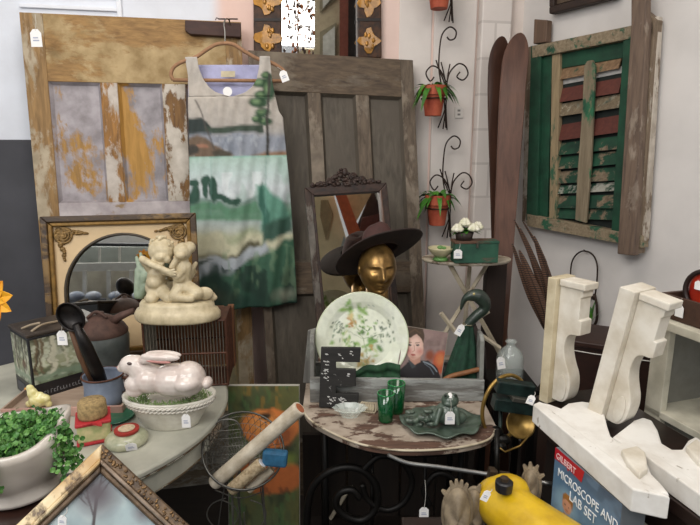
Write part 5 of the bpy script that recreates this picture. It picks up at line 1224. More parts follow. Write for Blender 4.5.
# ================================================================ big glass bottle behind the ring
b=P(509,378,1.80); fr=up(Vector((b.x,1.80,CZ+.001))); zt_=P(509,341,1.80).z-CZ; r=13.5*1.80/.95/FPX
t=T('glass_jug',fr.o,'round clear glass jug with a short neck behind the brass ring','bottle')
mb=MB(); mb.lathe(fr,[(0,0),(r*.9,0),(r,.02),(r,zt_*.55),(r*.9,zt_*.72),(r*.5,zt_*.84),(r*.33,zt_*.88),(r*.33,zt_*.95),(r*.42,zt_*.97),(r*.42,zt_),(r*.28,zt_),(r*.28,zt_*.9),(r*.84,zt_*.7),(r*.94,zt_*.5),(r*.94,.03),(0,.02)],36); mb.build('jug_body',CLEAR('#cfd8d4',.30,.04),t,smooth=True)
price_tag(501,363,1.66,'white price tag hanging on the clear glass jug',13,8,rot=10,strg=(504,352))
t=T('dark_stool',Vector((b.x,1.82,0)),'dark wooden stool under the clear glass jug beside the console','stool'); g_=up(Vector((b.x,1.82,0)))
mb=MB(); mb.box(g_,-.07,.09,-.09,.10,CZ-.03,CZ); mb.build('seat_board',IRB,t,bevel=.003)
for x in (-.065,.06):
    for y in (-.085,.07):
        mb=MB(); mb.box(g_,x,x+.02,y,y+.02,0,CZ-.03); mb.build('leg',IRB,t)
# ================================================================ canvas with pumpkins standing on the floor
fp_=F3((228,386,1.70),(299,386,1.70),(231,525,1.62)); Wp=fp_.W; Hp=fp_.o.z/fp_.z.z*.995
t=T('pumpkin_painting',fp_.w(Wp/2,0,-Hp),'tall unframed canvas painted with orange pumpkins and green foliage, behind the wire basket','painting')
q=Paint(220,305,380,700,1.6,'#4a5230',seed=19); q.mott('#5c5a2c',.7,9,.45,.2); q.mott('#1c2615',.7,10,.5,.2); q.mott('#8a6a2c',.6,12,.6,.1,sub=(220,305,380,430)); q.mott('#4a6a3a',.5,14,.6,.1)
q.warp(2,8); q.ell(270,446,29,28,'#d0783a',1,.12); q.ell(262,440,17,18,'#e2944c',.7,.6); q.ell(284,455,12,16,'#8a4a22',.7,.6)
for x in (254,266,280,290): q.line([(268,420),(x,446),(x-2,470)],1.2,'#8a4e24',.5,2)
q.ell(265,428,5,5,'#3a2c1a',.9,.5)
q.ell(268,515,34,26,'#b0602c',1,.2); q.ell(258,508,16,14,'#a35a30',.6,.7); q.ell(286,490,10,10,'#6b7a34',.6,.7); q.mott('#2a1c12',.5,14,.6,.1,sub=(220,305,470,540))
rows=[]
for j in range(120):
    v=j/119; rows.append(v)
mb=MB(); g_=[];cx=[];cy=[]
for v in rows:
    ln_=[]
    for i in range(50):
        u=i/49; ln_.append(fp_.w(Wp*u,0,-Hp*v)); cx.append(228+71*u); cy.append(386+310*v)
    g_.append(ln_)
mb.surf(g_); mb.build('painted_canvas',VC(.55,.2,.05),t,cols=q.at(cx,cy))
mb=MB(); mb.box(fp_,-.001,Wp+.001,.001,.02,-Hp,.0015); mb.build('canvas_edge',M('#b5b1a6',.8,var=.05),t)
# ================================================================ wire basket with rollers
wY=1.40; wf=up(P(240,452,wY)); k0=wY/.91/FPX; WP=lambda x,y,o=0: wf.pp(x,y,o*k0)
WI=M('#6a6862',.45,.6,var=.15); WI2=M('#5f5e5a',.4,.8,var=.15)
t=T('wire_basket',WP(240,520),'round mesh wire basket on a coiled wire stand, holding wooden rollers','basket')
axis=Vector((.25,-.55,.8)).normalized(); c0=WP(243,452); u1=axis.orthogonal().normalized(); v1=axis.cross(u1); bfb=Fr(c0,u1,v1,axis)
RB=40*k0
def ring(r,z,rad,nm=None,n=40): return [bfb.w(r*math.cos(2*PI*k/n),r*math.sin(2*PI*k/n),z) for k in range(n)]
mb=MB(); mb.tube(ring(RB,.02,.003),.003,6,True); mb.build('rim',WI2,t,smooth=True)
mb=MB()
for (r,z) in ((RB*.97,0),(RB*.88,-.025),(RB*.72,-.045),(RB*.5,-.058),(RB*.25,-.064)): mb.tube(ring(r,z,.001),.0009,4,True)
for k in range(34):
    a=2*PI*k/34; 
    for tw in (-.28,.28): mb.tube([bfb.w(r*math.cos(a+tw*j/5*2),r*math.sin(a+tw*j/5*2),z) for j,(r,z) in enumerate(((RB,.02),(RB*.97,0),(RB*.88,-.025),(RB*.72,-.045),(RB*.5,-.058),(RB*.25,-.064)))],.0008,4)
mb.build('wire_mesh',WI,t)
mb=MB() # back flap of mesh
hfp=[(212,468),(207,446),(213,428),(222,420),(236,421),(243,434)]
mb.tube(smoothpts([WP(x,y,8) for x,y in hfp]),.0022,6)
for i in range(12):
    x=208+3.2*i; mb.tube([WP(x,462-i*1.6,8),WP(x+4,444,8),WP(x-1,430+abs(i-5),8)],.0008,4); mb.tube([WP(x+4,462-i*1.6,8),WP(x-2,444,8),WP(x+3,430+abs(i-5),8)],.0008,4)
for y in (432,440,448,456): mb.tube([WP(209,y,8),WP(243,y-3,8)],.0008,4)
mb.build('mesh_flap',WI,t)
for pts in ([(226,498),(212,504),(207,515),(214,526),(228,528),(238,518),(234,506),(222,500)],[(250,500),(262,505),(266,516),(258,528),(246,526),(244,512)],[(215,490),(240,498),(262,492)],[(240,470),(238,500),(244,540)],[(228,475),(222,500),(216,545)],[(258,470),(262,500),(268,545)]):
    mb=MB(); mb.tube(smoothpts([WP(x,y,4) for x,y in pts]),.0018,6); mb.build('stand_wire',WI,t,smooth=True)
for an in (0,2.1,4.2):
    mb=MB(); p=Vector((c0.x+.05*math.cos(an),c0.y+.05*math.sin(an),c0.z-.05)); mb.tube([p,Vector((c0.x+.07*math.cos(an),c0.y+.07*math.sin(an),0))],.003,6); mb.build('leg',WI,t)
def roller(a,b,oa,ob,rpx,lab,c1,endc):
    p=WP(*a,oa);q_=WP(*b,ob); t=T('wooden_roller',p,lab,'roller','rollers in the wire basket'); mb=MB(); r=rpx*k0; d=(q_-p).normalized()
    mb.tube([p,p+d*.004,q_-d*.004,q_],[r*.93,r,r,r*.93],22); mb.build('roller_body',c1,t,smooth=False)
    mb=MB(); mb.tube([q_+d*.0002,q_+d*.0012],[r*.72,r*.7],18); mb.build('end_face',endc,t)
    mb=MB(); mb.tube([p-d*.0002,p-d*.0012],[r*.5,r*.5],18); mb.build('end_face',endc,t)
RC=M('#cfc5b2',.6,var=.08,sc=30,bmp=.2,c2='#a89b86')
roller((214,483),(300,408),-12,-22,7.2,'longest cream wooden roller sticking out of the wire basket',RC,M('#a8603c',.7))
roller((231,490),(262,463),-26,-24,6.2,'short speckled tan roller with a white end in the wire basket',M('#b3a184',.7,var=.25,sc=120,c2='#7d6a4c'),M('#d5d5d8',.6))
roller((248,490),(272,469),-18,-12,4.2,'thinnest pale roller in the wire basket',RC,M('#9a8468',.7))
bb=roll(up(WP(275,458,-20)),-6); t=T('blue_block',bb.o,'bright blue wrapped block lying in the wire basket beside the rollers','block')
mb=MB(); mb.box(bb,-12*k0,12*k0,-.012,.014,-8*k0,8*k0); mb.build('block_body',M('#2d6588',.6,var=.2,sc=60,bmp=.4,c2='#24506e'),t,bevel=.007)
# ================================================================ right hand side : supports
KZ=.86
# table top under the brackets, aligned with the right wall
dv=Vector((.243,-.970,0)).normalized(); nv=Vector((.970,.243,0)).normalized()
o0=PZ(532,420,KZ)
kf=Fr(o0-Vector((0,0,0)),nv,-dv,Vector((0,0,1)))   # x away to the right, y back toward the corner
DT=WOOD('#120c0a','#2c1c16','x',.6,rough=.4,coat=.2)
t=T('dark_table',kf.w(.2,-.1,0)-Vector((0,0,KZ)),'dark brown wooden table carrying the white corbels along the right wall','table')
mb=MB(); mb.box(kf,.085,.30,-.42,.12,-.03,-.001); mb.build('tabletop',DT,t,bevel=.003)
mb=MB(); mb.box(kf,.095,.29,-.41,.11,-.10,-.03); mb.build('apron',DT,t)
for x in (.095,.25):
    for y in (-.41,.07):
        mb=MB(); mb.box(kf,x,x+.04,y,y+.04,-KZ,-.10); mb.build('leg',DT,t)
# dark chest behind the corbels
c=P(562,345,1.75); g_=Fr(Vector((c.x,c.y,KZ)),Vector((.90,-.44,0)).normalized(),Vector((.44,.90,0)).normalized(),Vector((0,0,1)))
hh=P(575,338,1.75).z-KZ
t=T('dark_chest',g_.o,'dark brown wooden chest standing behind the white corbels','chest')
CH_=WOOD('#1d110d','#3a231b','x',.6,rough=.45)
# stands on its own low legs beyond the table
mb=MB(); mb.box(g_,-.02,.42,0,.2,-KZ+.05,hh-.02); mb.build('chest_body',CH_,t,bevel=.004)
mb=MB(); mb.box(g_,-.03,.43,-.012,.21,hh-.02,hh); mb.build('chest_lid',CH_,t,bevel=.004)
for x in (-.01,.37):
    mb=MB(); mb.box(g_,x,x+.04,0.01,.05,-KZ,-KZ+.05); mb.build('foot',CH_,t)
mb=MB(); mb.tube([g_.w(-.03,-.016,hh-.03),g_.w(.10,-.016,hh-.034),g_.w(.3,-.016,hh-.03)],.0018,5); o=mb.build('string',STRING); tg(o,'white string stretched across the front of the dark chest','string')
# ================================================================ corbels
PRF=[(0,1),(1.0,1),(1.0,.955),(.93,.94),(.93,.90),(.86,.885),(.86,.72),(.97,.715),(.97,.60),(.84,.59),(.62,.585),(.46,.56),(.38,.51),(.36,.45),(.42,.38),(.54,.31),(.66,.25),(.72,.18),(.70,.10),(.62,.045),(.46,.01),(.25,0),(0,0)]
def dense(pr,n=3):
    out=[]
    for i in range(len(pr)): out.append(pr[i])
    return out
def corbel(fr,L,Pj,W,lab,mt,mt2,bt=.022,ov=.012):
    L*=1.0
    t=T('white_corbel',fr.w(0,W/2,0),lab,'corbel','carved white corbels')
    pr=[(x*Pj,z*L) for x,z in PRF]; mb=MB(); n=len(pr)
    # smooth curve parts by catmull on the scroll section
    cur=smoothpts([Vector((a,0,b)) for a,b in pr[9:]],4); pr=pr[:9]+[(v.x,v.z) for v in cur]
    mb.prism(fr,pr,0,W); sb=mb.build('scroll_body',mt,t,bevel=.002)
    mb=MB(); mb.box(fr,-bt,0,-ov,W+ov,-.012,L+.004); mb.build('back_board',mt2,t,bevel=.002)
    for k,y in enumerate((-.003,W+.0005) if ov>0 else (W+.0005,)):   # raised scroll on the sides
        mb=MB(); cc=[(.40+.20*math.cos(a)*1.0,.13+.11*math.sin(a)) for a in [2*PI*j/22 for j in range(22)]]; mb.prism(fr,[(x*Pj,z*L) for x,z in cc],y,y+.0025); mb.build('side_scroll',mt,sb,bevel=.001)
    mb=MB(); mb.box(fr,0.001,1.06*Pj,-.006 if ov>0 else .0005,W+.006,.955*L,1.0*L+.003); mb.build('cap_moulding',mt,sb,bevel=.003)
    return t
CW1=PEEL('#6b5846','#8f7c66','#dcd6ca','#c2b8a6',.93,9,'z',seed=110,edge=.02); CW2=PEEL('#54432f','#806a4e','#cfc3a6','#b3a486',.86,9,'z',seed=111); CW3=PEEL('#6b5846','#8f7c66','#e2dfd9','#cdc7be',.86,14,'z',seed=112,edge=.02)
def st_fr(px,py,az,rl=0,tl=0):
    b=PZ(px,py,KZ); f=up(Vector((b.x,b.y,KZ+.013)),az); 
    if rl: f=roll(f,rl)
    if tl: f=tilt(f,tl)
    return f
f1=st_fr(551,403,-58); corbel(f1,.315,.068,.042,'upright white corbel with a cream edge, the left one of the standing pair',CW1,CW2,bt=.026,ov=.016)
f2=st_fr(604,429,-58,-9); f2.o.z+=.014; corbel(f2,.318,.064,.042,'white corbel leaning to the right beside the white shelf, behind the lying ones',CW1,CW1,bt=.036,ov=.02)
# lying corbels
def lie(px,py,L,lab,W=.06,Pj=.13,dz=0,rot=0,mt=CW3):
    b=PZ(px,py,KZ+dz); z=(dv*math.cos(rot)+nv*math.sin(rot)); x=Vector((-z.y,z.x,0)); fr=Fr(Vector((b.x,b.y,KZ+dz))+x*.022,x,z.cross(x),z); 
    return corbel(fr,L,Pj,W,lab,mt,CW2 if False else mt,bt=.022,ov=.0)
lf_=Fr(Vector((o0.x,o0.y,KZ+.0005)),nv,Vector((0,0,1)),dv)
def lying(top,W,near,lab,board,flange):
    c=lf_.uv(*near,0); t=T('white_corbel',lf_.w(c[0],0,c[1]),lab,'corbel','carved white corbels'); mb=MB(); mb.pprism(lf_,top,W,0); sb=mb.build('scroll_body',CW3,t,bevel=.004)
    mb=MB(); mb.pprism(lf_,board,W+.004,0); mb.build('back_board',CW3,t,bevel=.003)
    mb=MB(); mb.pprism(lf_,flange,W+.012,0); mb.build('cap_moulding',CW1,sb,bevel=.004)
lying([(538,401),(550,404),(561,408),(568,403),(582,401),(596,403),(604,411),(607,424),(611,436),(619,442),(628,441),(640,446),(647,462),(652,474),(662,484),(670,494),(632,487)],.042,(532,420),'white corbel lying on its side at the table edge above the science set box',[(533,404),(540,401),(645,483),(671,497),(633,489)],[(621,449),(637,445),(646,452),(648,468),(640,474),(628,462)])
lying([(612,437),(624,428),(634,420),(643,417),(652,420),(658,430),(662,443),(672,449),(682,449),(688,440),(696,436),(712,448),(735,480),(735,520),(700,492),(655,462)],.038,(650,470),'white corbel lying on its side below the white shelf, furthest right',[(640,452),(648,450),(735,505),(735,522),(697,492)],[(686,446),(696,438),(712,450),(712,466),(700,462)])
price_tag(531,400,1.22,'white price tag between the brass ring and the lying white corbel',10,8,rot=-20,strg=(535,392))
# ================================================================ science kit box
zb=KZ-.035; 
tlp=PZ(556,447,KZ-.002); 
bf=Fr(Vector((tlp.x,tlp.y,0)),dv,Vector((dv.y*-1,dv.x,0)),Vector((0,0,1)))   # x along the face toward the camera, y away from camera
if bf.y.x<0: bf.y=-bf.y
BW,BD,ztop=.205,.055,tlp.z
bf.o.z=0; ztop=KZ-.002; BH=ztop-.662
t=T('science_kit_box',bf.w(BW/2,BD/2,ztop-BH),'blue cardboard microscope and lab set box with a red badge, under the lying corbel','box')
q=Paint(0,100,0,100,1.2,'#4a6884',seed=23); q.grad([(0,'#33506e'),(35,'#5b7c9a'),(70,'#86a4bc'),(100,'#7090ac')]); q.mott('#6c8cab',.4,5)
q.ell(24,62,18,22,'#9fc0d2',.6,.6)
q.poly([(13,92),(15,72),(22,67),(30,67),(37,73),(40,92)],'#cdd6c0',1,1.2); q.poly([(21,66),(31,66),(30,73),(26,75),(22,73)],'#d39a78',1,1); q.ell(26,56,7.5,9,'#e0a482',1,.12); q.poly([(18,56),(18,47),(22,42),(31,42),(35,47),(34.5,56),(32,50),(24,49),(20,51)],'#a8743a',1,1); q.ell(23.2,56,1,.7,'#3a2c2a',.9,.5); q.ell(29,56,1,.7,'#3a2c2a',.9,.5); q.line([(24,61),(28,61)],.8,'#a05048',.9,.6)
q.ell(56,84,8,9,'#a8704e',1,.12); q.poly([(47,84),(48,75),(54,71),(62,73),(65,80),(64,85),(60,78),(51,78)],'#4a2a1e',1,1); q.poly([(44,100),(47,93),(56,91),(66,94),(68,100)],'#b04438',1,1.2)
mb,c=rect_field(bf,0,BW,ztop-BH,ztop,-.0006,q,90,120); mb.build('printed_front',VC(.35,.3,0),t,cols=c)
GBX=M('#6c7276',.6,var=.05); mb=MB(); mb.box(bf,0,BW,0,BD,ztop-BH,ztop); mb.build('carton',GBX,t,bevel=.001)
mb=MB(); rf_=Fr(bf.w(0,-.001,ztop),bf.x,bf.y,bf.z); mb.prism(rf_,[(.0,-.0),(.098,-.0),(.092,-.028),(.052,-.024),(.048,-.030),(.042,-.024),(.0,-.027)],-.0006,0); mb.build('red_badge',M('#b01828',.4,var=.05),t)
WTX=M('#eef2f6',.6,var=.02)
text('GILBERT',rf_,.006,-.022,.020,M('#e6c8c8',.6,var=.02),t,off=-.0012,sx=.9)
text('MICROSCOPE AND',rf_,.016,-.058,.027,WTX,t,off=-.0012,sx=.80); text('LAB SET',rf_,.060,-.088,.030,WTX,t,off=-.0012,sx=.80)
# ================================================================ brass ring on green stand
rY=1.50; rf2=up(P(505,407,rY),0); k0=rY/.935/FPX; RP2=lambda x,y,o=0: rf2.pp(x,y,o*k0)
BRS=M('#b4924e',.35,.6,var=.2,sc=20,c2='#6a5228'); GRN=M('#263a36',.45,.2,var=.2,sc=30,coat=.2,c2='#101a18'); BLK2=M('#14120f',.45,.5,var=.2)
t=T('brass_ring_stand',Vector((RP2(500,440).x,rY,CZ+.001)),'brass hoop with dark green clamp blocks on a black stand, right end of the console','instrument')
cen=RP2(505,407); xr=Vector((.93,.36,0)).normalized()
mb=MB(); mb.tube([cen+xr*math.cos(a)*27*k0+Vector((0,0,1))*math.sin(a)*34*k0+Vector((.6,-.8,0))*0 for a in [2*PI*k/60 for k in range(60)]],.0058,10,True); mb.build('brass_hoop',BRS,t,smooth=True)
g2=roll(up(RP2(516,397,-10)),-9)
mb=MB(); mb.box(g2,-21*k0,20*k0,-.02,.025,-15*k0,-2*k0); mb.build('green_block',GRN,t,bevel=.004)
mb=MB(); mb.box(g2,-21*k0,16*k0,-.012,.025,2*k0,15*k0); mb.build('green_block',GRN,t,bevel=.004)
mb=MB(); mb.box(g2,-6*k0,14*k0,-.026,.02,-2*k0,2.5*k0); mb.build('steel_bar',M('#8c8a80',.35,.8),t,bevel=.002)
mb=MB(); mb.lathe(Fr(RP2(520,424,2),Vector((1,0,0)),Vector((0,.5,.86)),Vector((.0,-.86,.5))),[(0,-.012),(12*k0,-.009),(15*k0,.008),(13.5*k0,.009),(10*k0,-.004),(0,-.006)],32); mb.build('brass_bowl',BRS,t,smooth=True)
mb=MB(); mb.tube([RP2(501,398,-4),RP2(500,436,-4),RP2(497,452,-30)],.006,8); mb.build('upright',GRN,t,smooth=True)
for p in ((496,432,-8),(503,440,-12),(499,447,-20)):
    mb=MB(); mb.ell(RP2(*p),(8*k0,6*k0,6*k0),n=10); mb.build('clamp_knuckle',BLK2,t)
mb=MB(); mb.tube([RP2(500,448,-30),RP2(505,452,-30),RP2(520,446,-30),RP2(531,433,-20)],.003,6); mb.build('wire_arm',BRS,t,smooth=True)
# ================================================================ metal rod with bracket
t=T('metal_rod',P(470,472,1.18),'bent grey metal rod crossing in front of the console, below its edge','rod')
mb=MB(); mb.tube(smoothpts([P(388,455,1.34),P(408,463,1.30),P(440,467,1.26),P(500,476,1.18),P(552,484,1.13)],5),.0052,12); mb.build('rod_shaft',M('#9a9a98',.3,.85,var=.1),t,smooth=True)
t=T('brass_bracket',P(496,476,1.16),'brown metal bracket block clamped on the middle of the bent rod','bracket')
BK=M('#5f5140',.5,.6,var=.3,sc=50,c2='#35291f')
g3=roll(up(P(497,476,1.165)),-8); s=1.165/.9/FPX
mb=MB(); mb.box(g3,-9*s,-1*s,-.012,.012,-5*s,7*s); mb.build('clamp',BK,t,bevel=.002)
mb=MB(); mb.box(g3,1*s,14*s,-.014,.012,-8*s,4*s); mb.build('valve_body',BK,t,bevel=.003)
mb=MB(); mb.tube([P(497,474,1.165),P(497,430,1.22)],.006,8); mb.build('vertical_rod',BLK2,t,smooth=True)
# ================================================================ yellow tank
yv=Vector((.88,-.46,-.12)).normalized(); y0=P(490,492,1.06); s=1.06/.89/FPX
t=T('yellow_tank',y0,'bright yellow dented metal tank with a black filler cap, in front of the console','tank')
YL=M('#d6b01c',.35,var=.12,sc=18,bmp=.15,c2='#b08a14',coat=.3)
mb=MB(); A=P(499,502,1.08); B=P(566,556,.93); 
mb.cap(A,B,25*s,31*s,24); mb.ell(P(508,489,1.08),(22*s,18*s,14*s),n=16); mb.build('tank_body',YL,t,remesh=.004,sm=4)
ct=P(504,486,1.035)
cf=up(ct); mb=MB(); mb.lathe(cf,[(0,-.01),(8*s,-.01),(8.5*s,.0),(8.5*s,.010),(7*s,.013),(0,.013)],28,fn=lambda a,z:1+.02*math.cos(20*a)); mb.build('filler_cap',M('#1a1a1c',.4,var=.1),t,smooth=False)
mb=MB(); mb.lathe(cf,[(4*s,.012),(4*s,.02),(0,.02)],16); mb.build('cap_spindle',BK,t)
price_tag(486,496,.99,'white price tag lying on the bright yellow tank',13,8,rot=-25,strg=(492,489))
# ================================================================ toothed tan castings
TNC=M('#8e7f68',.65,var=.2,sc=40,bmp=.5,c2='#5d5040')
def casting(cx,cy,Y,rx,ry,lab,teeth,az=0):
    f=up(P(cx,cy,Y),az); s=Y/.89/FPX; t=T('toothed_casting',f.w(0,0,-ry*s),lab,'casting','tan toothed castings')
    n=48; mb=MB(); rows=[]
    for i in range(10):
        th=PI/2*i/9; rows.append([f.w(rx*s*math.cos(a)*math.cos(th)*(1+.03*math.sin(3*a)),-.030*math.sin(th)+.012*math.sin(3*a)*math.sin(th)*math.cos(th),ry*s*math.sin(a)*math.cos(th)) for a in [2*PI*k/n for k in range(n)]])
    mb.surf(rows,True); mb.build('shell',TNC,t,smooth=True,solid=.003)
    mb=MB(); mb.tube([f.w(rx*s*1.02*math.cos(a),0,ry*s*1.02*math.sin(a)) for a in [2*PI*k/n for k in range(n)]],.0055,8,True); mb.build('rim_band',TNC,t,smooth=True)
    for a in teeth:
        a=math.radians(a); mb=MB(); p=f.w(rx*s*math.cos(a),0,ry*s*math.sin(a)); d=(f.x*math.cos(a)+f.z*math.sin(a)); q_=f.y
        w=f.x*(-math.sin(a))+f.z*math.cos(a); mb.add([p-w*.006-q_*.006,p+w*.006-q_*.006,p+w*.006+q_*.006,p-w*.006+q_*.006,p+d*.016-w*.0025-q_*.003,p+d*.016+w*.0025-q_*.003,p+d*.016+w*.0025+q_*.003,p+d*.016-w*.0025+q_*.003],[(0,1,2,3),(4,5,6,7),(0,1,5,4),(1,2,6,5),(2,3,7,6),(3,0,4,7)]); mb.build('tooth',TNC,t,bevel=.001)
casting(457,513,1.02,13,30,'tan toothed metal shell standing at the bottom edge, left of the yellow tank',(112,96,80,64,140),-8)
casting(474,512,1.08,10,26,'narrow tan toothed shell between the bigger one and the yellow tank',(50,30,75,5),-20)
casting(531,487,1.10,8,20,'tan toothed casting behind the yellow tank, below the rod',(70,100,125,40),-30)
price_tag(424,513,1.30,'blank white price tag dangling low under the console table',13,10,strg=(425,480))
# ================================================================ white shelf unit
sz=1.09; s0=P(655,316,1.30); sf=Fr(s0,Vector((.30,-.954,0)).normalized(),Vector((.954,.30,0)).normalized(),Vector((0,0,1)))
# x along the front (toward the camera), y back to the wall
t=T('white_shelf_unit',Vector((s0.x,s0.y,0)),'cream painted open shelf unit at the right edge of the photo','shelf')
SHW=PEEL('#6b5a44','#8a7860','#d0cbb9','#b3ae9c',.9,9,'x',seed=120); Lx,Dy=.42,.30; tz=s0.z
mb=MB(); mb.box(sf,-.012,Lx,-.012,Dy,-.022,0); mb.build('top_board',SHW,t,bevel=.003)
mb=MB(); mb.box(sf,0,.048,0,.02,-tz,-.022); mb.build('front_post',SHW,t,bevel=.002)
mb=MB(); mb.box(sf,Lx-.05,Lx-.002,0,.02,-tz,-.022); mb.build('front_post',SHW,t,bevel=.002)
for z in (-.235,-.5,-.8):
    mb=MB(); mb.box(sf,.0,Lx-.02,.0,Dy,z-.018,z); mb.build('shelf_board',SHW,t,bevel=.002)
mb=MB(); mb.box(sf,0,.016,.02,Dy,-tz,-.022); mb.build('side_panel',M('#8f8d84',.7,var=.08),t)
mb=MB(); mb.box(sf,0,Lx,Dy,Dy+.01,-tz,-.022); mb.build('back_panel',M('#85847e',.7,var=.08),t)
# iron thing on shelf
ic=sf.w(.15,.12,-.2345); t=T('iron_ornament',ic,'dark knobbly cast iron ornament on the white shelf','ornament')
mb=MB(); rn=random.Random(41)
for k in range(26): mb.ell(ic+sf.x*rn.uniform(-.05,.05)+sf.y*rn.uniform(-.04,.04)+Vector((0,0,.018+rn.uniform(0,.05)*rn.random())),(rn.uniform(.010,.018),)*2+(rn.uniform(.010,.017),),n=10)
mb.tube([ic+sf.x*(-.04)+Vector((0,0,.05))+ (sf.x*math.cos(a)+Vector((0,0,1))*math.sin(a))*.022 for a in [2*PI*k/20 for k in range(20)]],.006,8,True)
mb.build('iron_body',M('#26221f',.45,.6,var=.3,sc=60,c2='#100e0d'),t,remesh=.004,sm=1)
# wooden box on top with red object
bx=Fr(sf.w(-.004,.012,.001),sf.x,sf.y,sf.z); t=T('wooden_drawer_box',bx.o,'small dark wooden open box on top of the white shelf','box'); BXW=WOOD('#2a1a12','#4a3022','x')
hb=.058
for a in ((0,.3,0,.01),(0,.3,.15,.16)):
    mb=MB(); mb.box(bx,a[0],a[1],a[2],a[3],0,hb); mb.build('long_side',BXW,t,bevel=.001)
for a in ((0,.01),(.29,.3)):
    mb=MB(); mb.box(bx,a[0],a[1],.01,.15,0,hb); mb.build('short_side',BXW,t,bevel=.001)
mb=MB(); mb.box(bx,.01,.29,.01,.15,0,.006); mb.build('bottom',BXW,t)
rc=bx.w(.075,.07,.007); t=T('red_enamel_piece',rc,'round red and orange metal piece standing in the dark wooden box','ornament')
g4=Fr(rc+Vector((0,0,.065)),sf.x,sf.y,sf.z); RD=M('#c23a1c',.4,var=.15,sc=20,coat=.3,c2='#8f1a14')
mb=MB(); mb.lathe(Fr(g4.o,g4.x,g4.z,-g4.y),[(0,-.018),(.045,-.016),(.052,-.008),(.052,.008),(.04,.016),(0,.018)],36); mb.build('red_disc',RD,t,smooth=True)
mb=MB(); mb.box(g4,-.035,.06,-.03,.03,-.064,-.036); mb.build('red_base',M('#a01818',.4,coat=.3),t,bevel=.004)
mb=MB(); mb.tube([g4.w(.05*math.cos(a),-.019,.05*math.sin(a)) for a in [PI*.3+PI*k/16 for k in range(17)]],.006,8); mb.build('dark_edge',M('#2a1c18',.5),t,smooth=True)
q1=bx.w(.06,-.006,.02)
def tagat(p,fr,lab,w=.022,h=.03):
    f=Fr(p,fr.x,fr.y,fr.z); t=T('price_tag',p,lab,'price tag'); mb=MB(); mb.prism(f,[(-w/2,-h/2),(w/2,-h/2),(w/2,h*.28),(w*.22,h/2),(-w*.22,h/2),(-w/2,h*.28)],0,.0012); mb.build('card',PAPER,t); mb=MB(); mb.tube([f.w(0,0,h*.4),f.w(.004,0,h*.4+.02)],.0007,4); mb.build('string',STRING,t)
tagat(bx.w(.062,-.004,.028),sf,'white price tag on the front of the dark wooden box'); tagat(g4.w(-.01,-.024,.015),sf,'white price tag on the round red enamel piece',.026,.022)
# ================================================================ pheasant feathers in a vase
vb=P(560,345,2.02); vf=up(Vector((vb.x,2.0,0)))
# stoneware jar on the floor holding long feathers
t=T('tall_floor_vase',vf.o,'tall dark stoneware vase in the corner holding the feathers','vase')
vh=P(541,362,2.0).z
mb=MB(); mb.lathe(vf,[(0,0),(.09,0),(.12,.15),(.13,.4),(.10,vh*.75),(.05,vh*.92),(.055,vh),(.045,vh),(.04,vh*.9),(0,vh*.85)],32); mb.build('vase_body',M('#2a211c',.5,coat=.3,var=.2),t,smooth=True)
m,nt,b_=newmat('feather'); v=coords(nt,(1,1,1)); wv=N(nt,'ShaderNodeTexWave'); wv.inputs['Scale'].default_value=38; wv.inputs['Distortion'].default_value=3; wv.bands_direction='Z'; nt.links.new(v,wv.inputs['Vector'])
nt.links.new(ramp(nt,wv.outputs['Fac'],[(.3,'#2a1c16'),(.6,'#6a4c3a')]),b_.inputs['Base Color']); b_.inputs['Roughness'].default_value=.7; FE=m
base=vf.w(0,0,vh-.02); 
for i,(tip,mid,w) in enumerate([((512,243),(527,288),3.2),((514,219),(531,258),1.8),((520,228),(541,280),3.6),((534,236),(550,286),4.6),((522,220),(545,262),1.8),((519,250),(538,296),5)]):
    T0=P(*tip,1.98-.01*i); M0=P(*mid,1.985-.008*i); pts=smoothpts([base,base.lerp(M0,.6),M0,T0],8); n=len(pts)
    t=T('pheasant_feather',base,'long brown barred pheasant feather in the corner vase','feather','pheasant feathers')
    mb=MB(); s=2.0/FPX; rows=[]
    for k,p in enumerate(pts):
        u=k/(n-1); d=(pts[min(k+1,n-1)]-pts[max(k-1,0)]).normalized(); sd=d.cross(Vector((0,-1,0))).normalized(); ww=w*s*math.sin(PI*min(1,max(0,(u-.25))/.75*.93+.05))**.7 if u>.25 else .001
        rows.append([p-sd*ww,p+Vector((0,-.002,0)),p+sd*ww])
    mb.surf(rows); mb.build('vane',FE,t,smooth=True,solid=.0008)
    mb=MB(); mb.tube([p+Vector((0,-.003,0)) for p in pts],[.0022*(1-.7*k/(n-1)) for k in range(n)],5); mb.build('quill',M('#1c1410',.5),t,smooth=True)
# ================================================================ wire plant hoop on right wall
f=Fr(WR.w(0,-.035,0),WR.x,WR.y,WR.z)
t=T('wire_plant_hanger',f.pp(584,325),'thin dark wire hoop on the wall below the green shutter, holding a small plant','plant hanger')
mb=MB(); mb.tube(smoothpts([f.pp(*p) for p in [(571,300),(570.5,275),(572,262),(577,254),(584,251),(592,254),(597,264),(597,280),(595,296)]],5),.0035,8); mb.build('hoop',IRON,t,smooth=True)
mb=MB(); mb.tube(smoothpts([f.pp(*p) for p in [(595,296),(597,308),(596,322),(588,332),(578,335)]],5),.006,8); mb.tube(smoothpts([f.pp(*p) for p in [(592,296),(588,312),(590,328)]],5),.003,6); mb.build('lower_bracket',IRON,t,smooth=True)
mb=MB(); mb.ell(f.pp(594,297),(.011,.011,.015),n=10); mb.build('hinge_knob',IRON,t,smooth=True)
rn=random.Random(51); b=f.pp(589,325,-.02)
for k in range(12):
    mb=MB(); leaf(mb,b,Vector((rn.uniform(-.5,.3),rn.uniform(-.5,.1),rn.uniform(.7,1.2))),rn.uniform(.08,.15),.012,rn.uniform(0,.4)); mb.build('leaf',LEAF[k%2],t,smooth=True)
# nail for hoop
mb=MB(); mb.tube([f.pp(584,250,.035),f.pp(584,250,-.01)],.003,8); mb.build('nail',IRON,t)
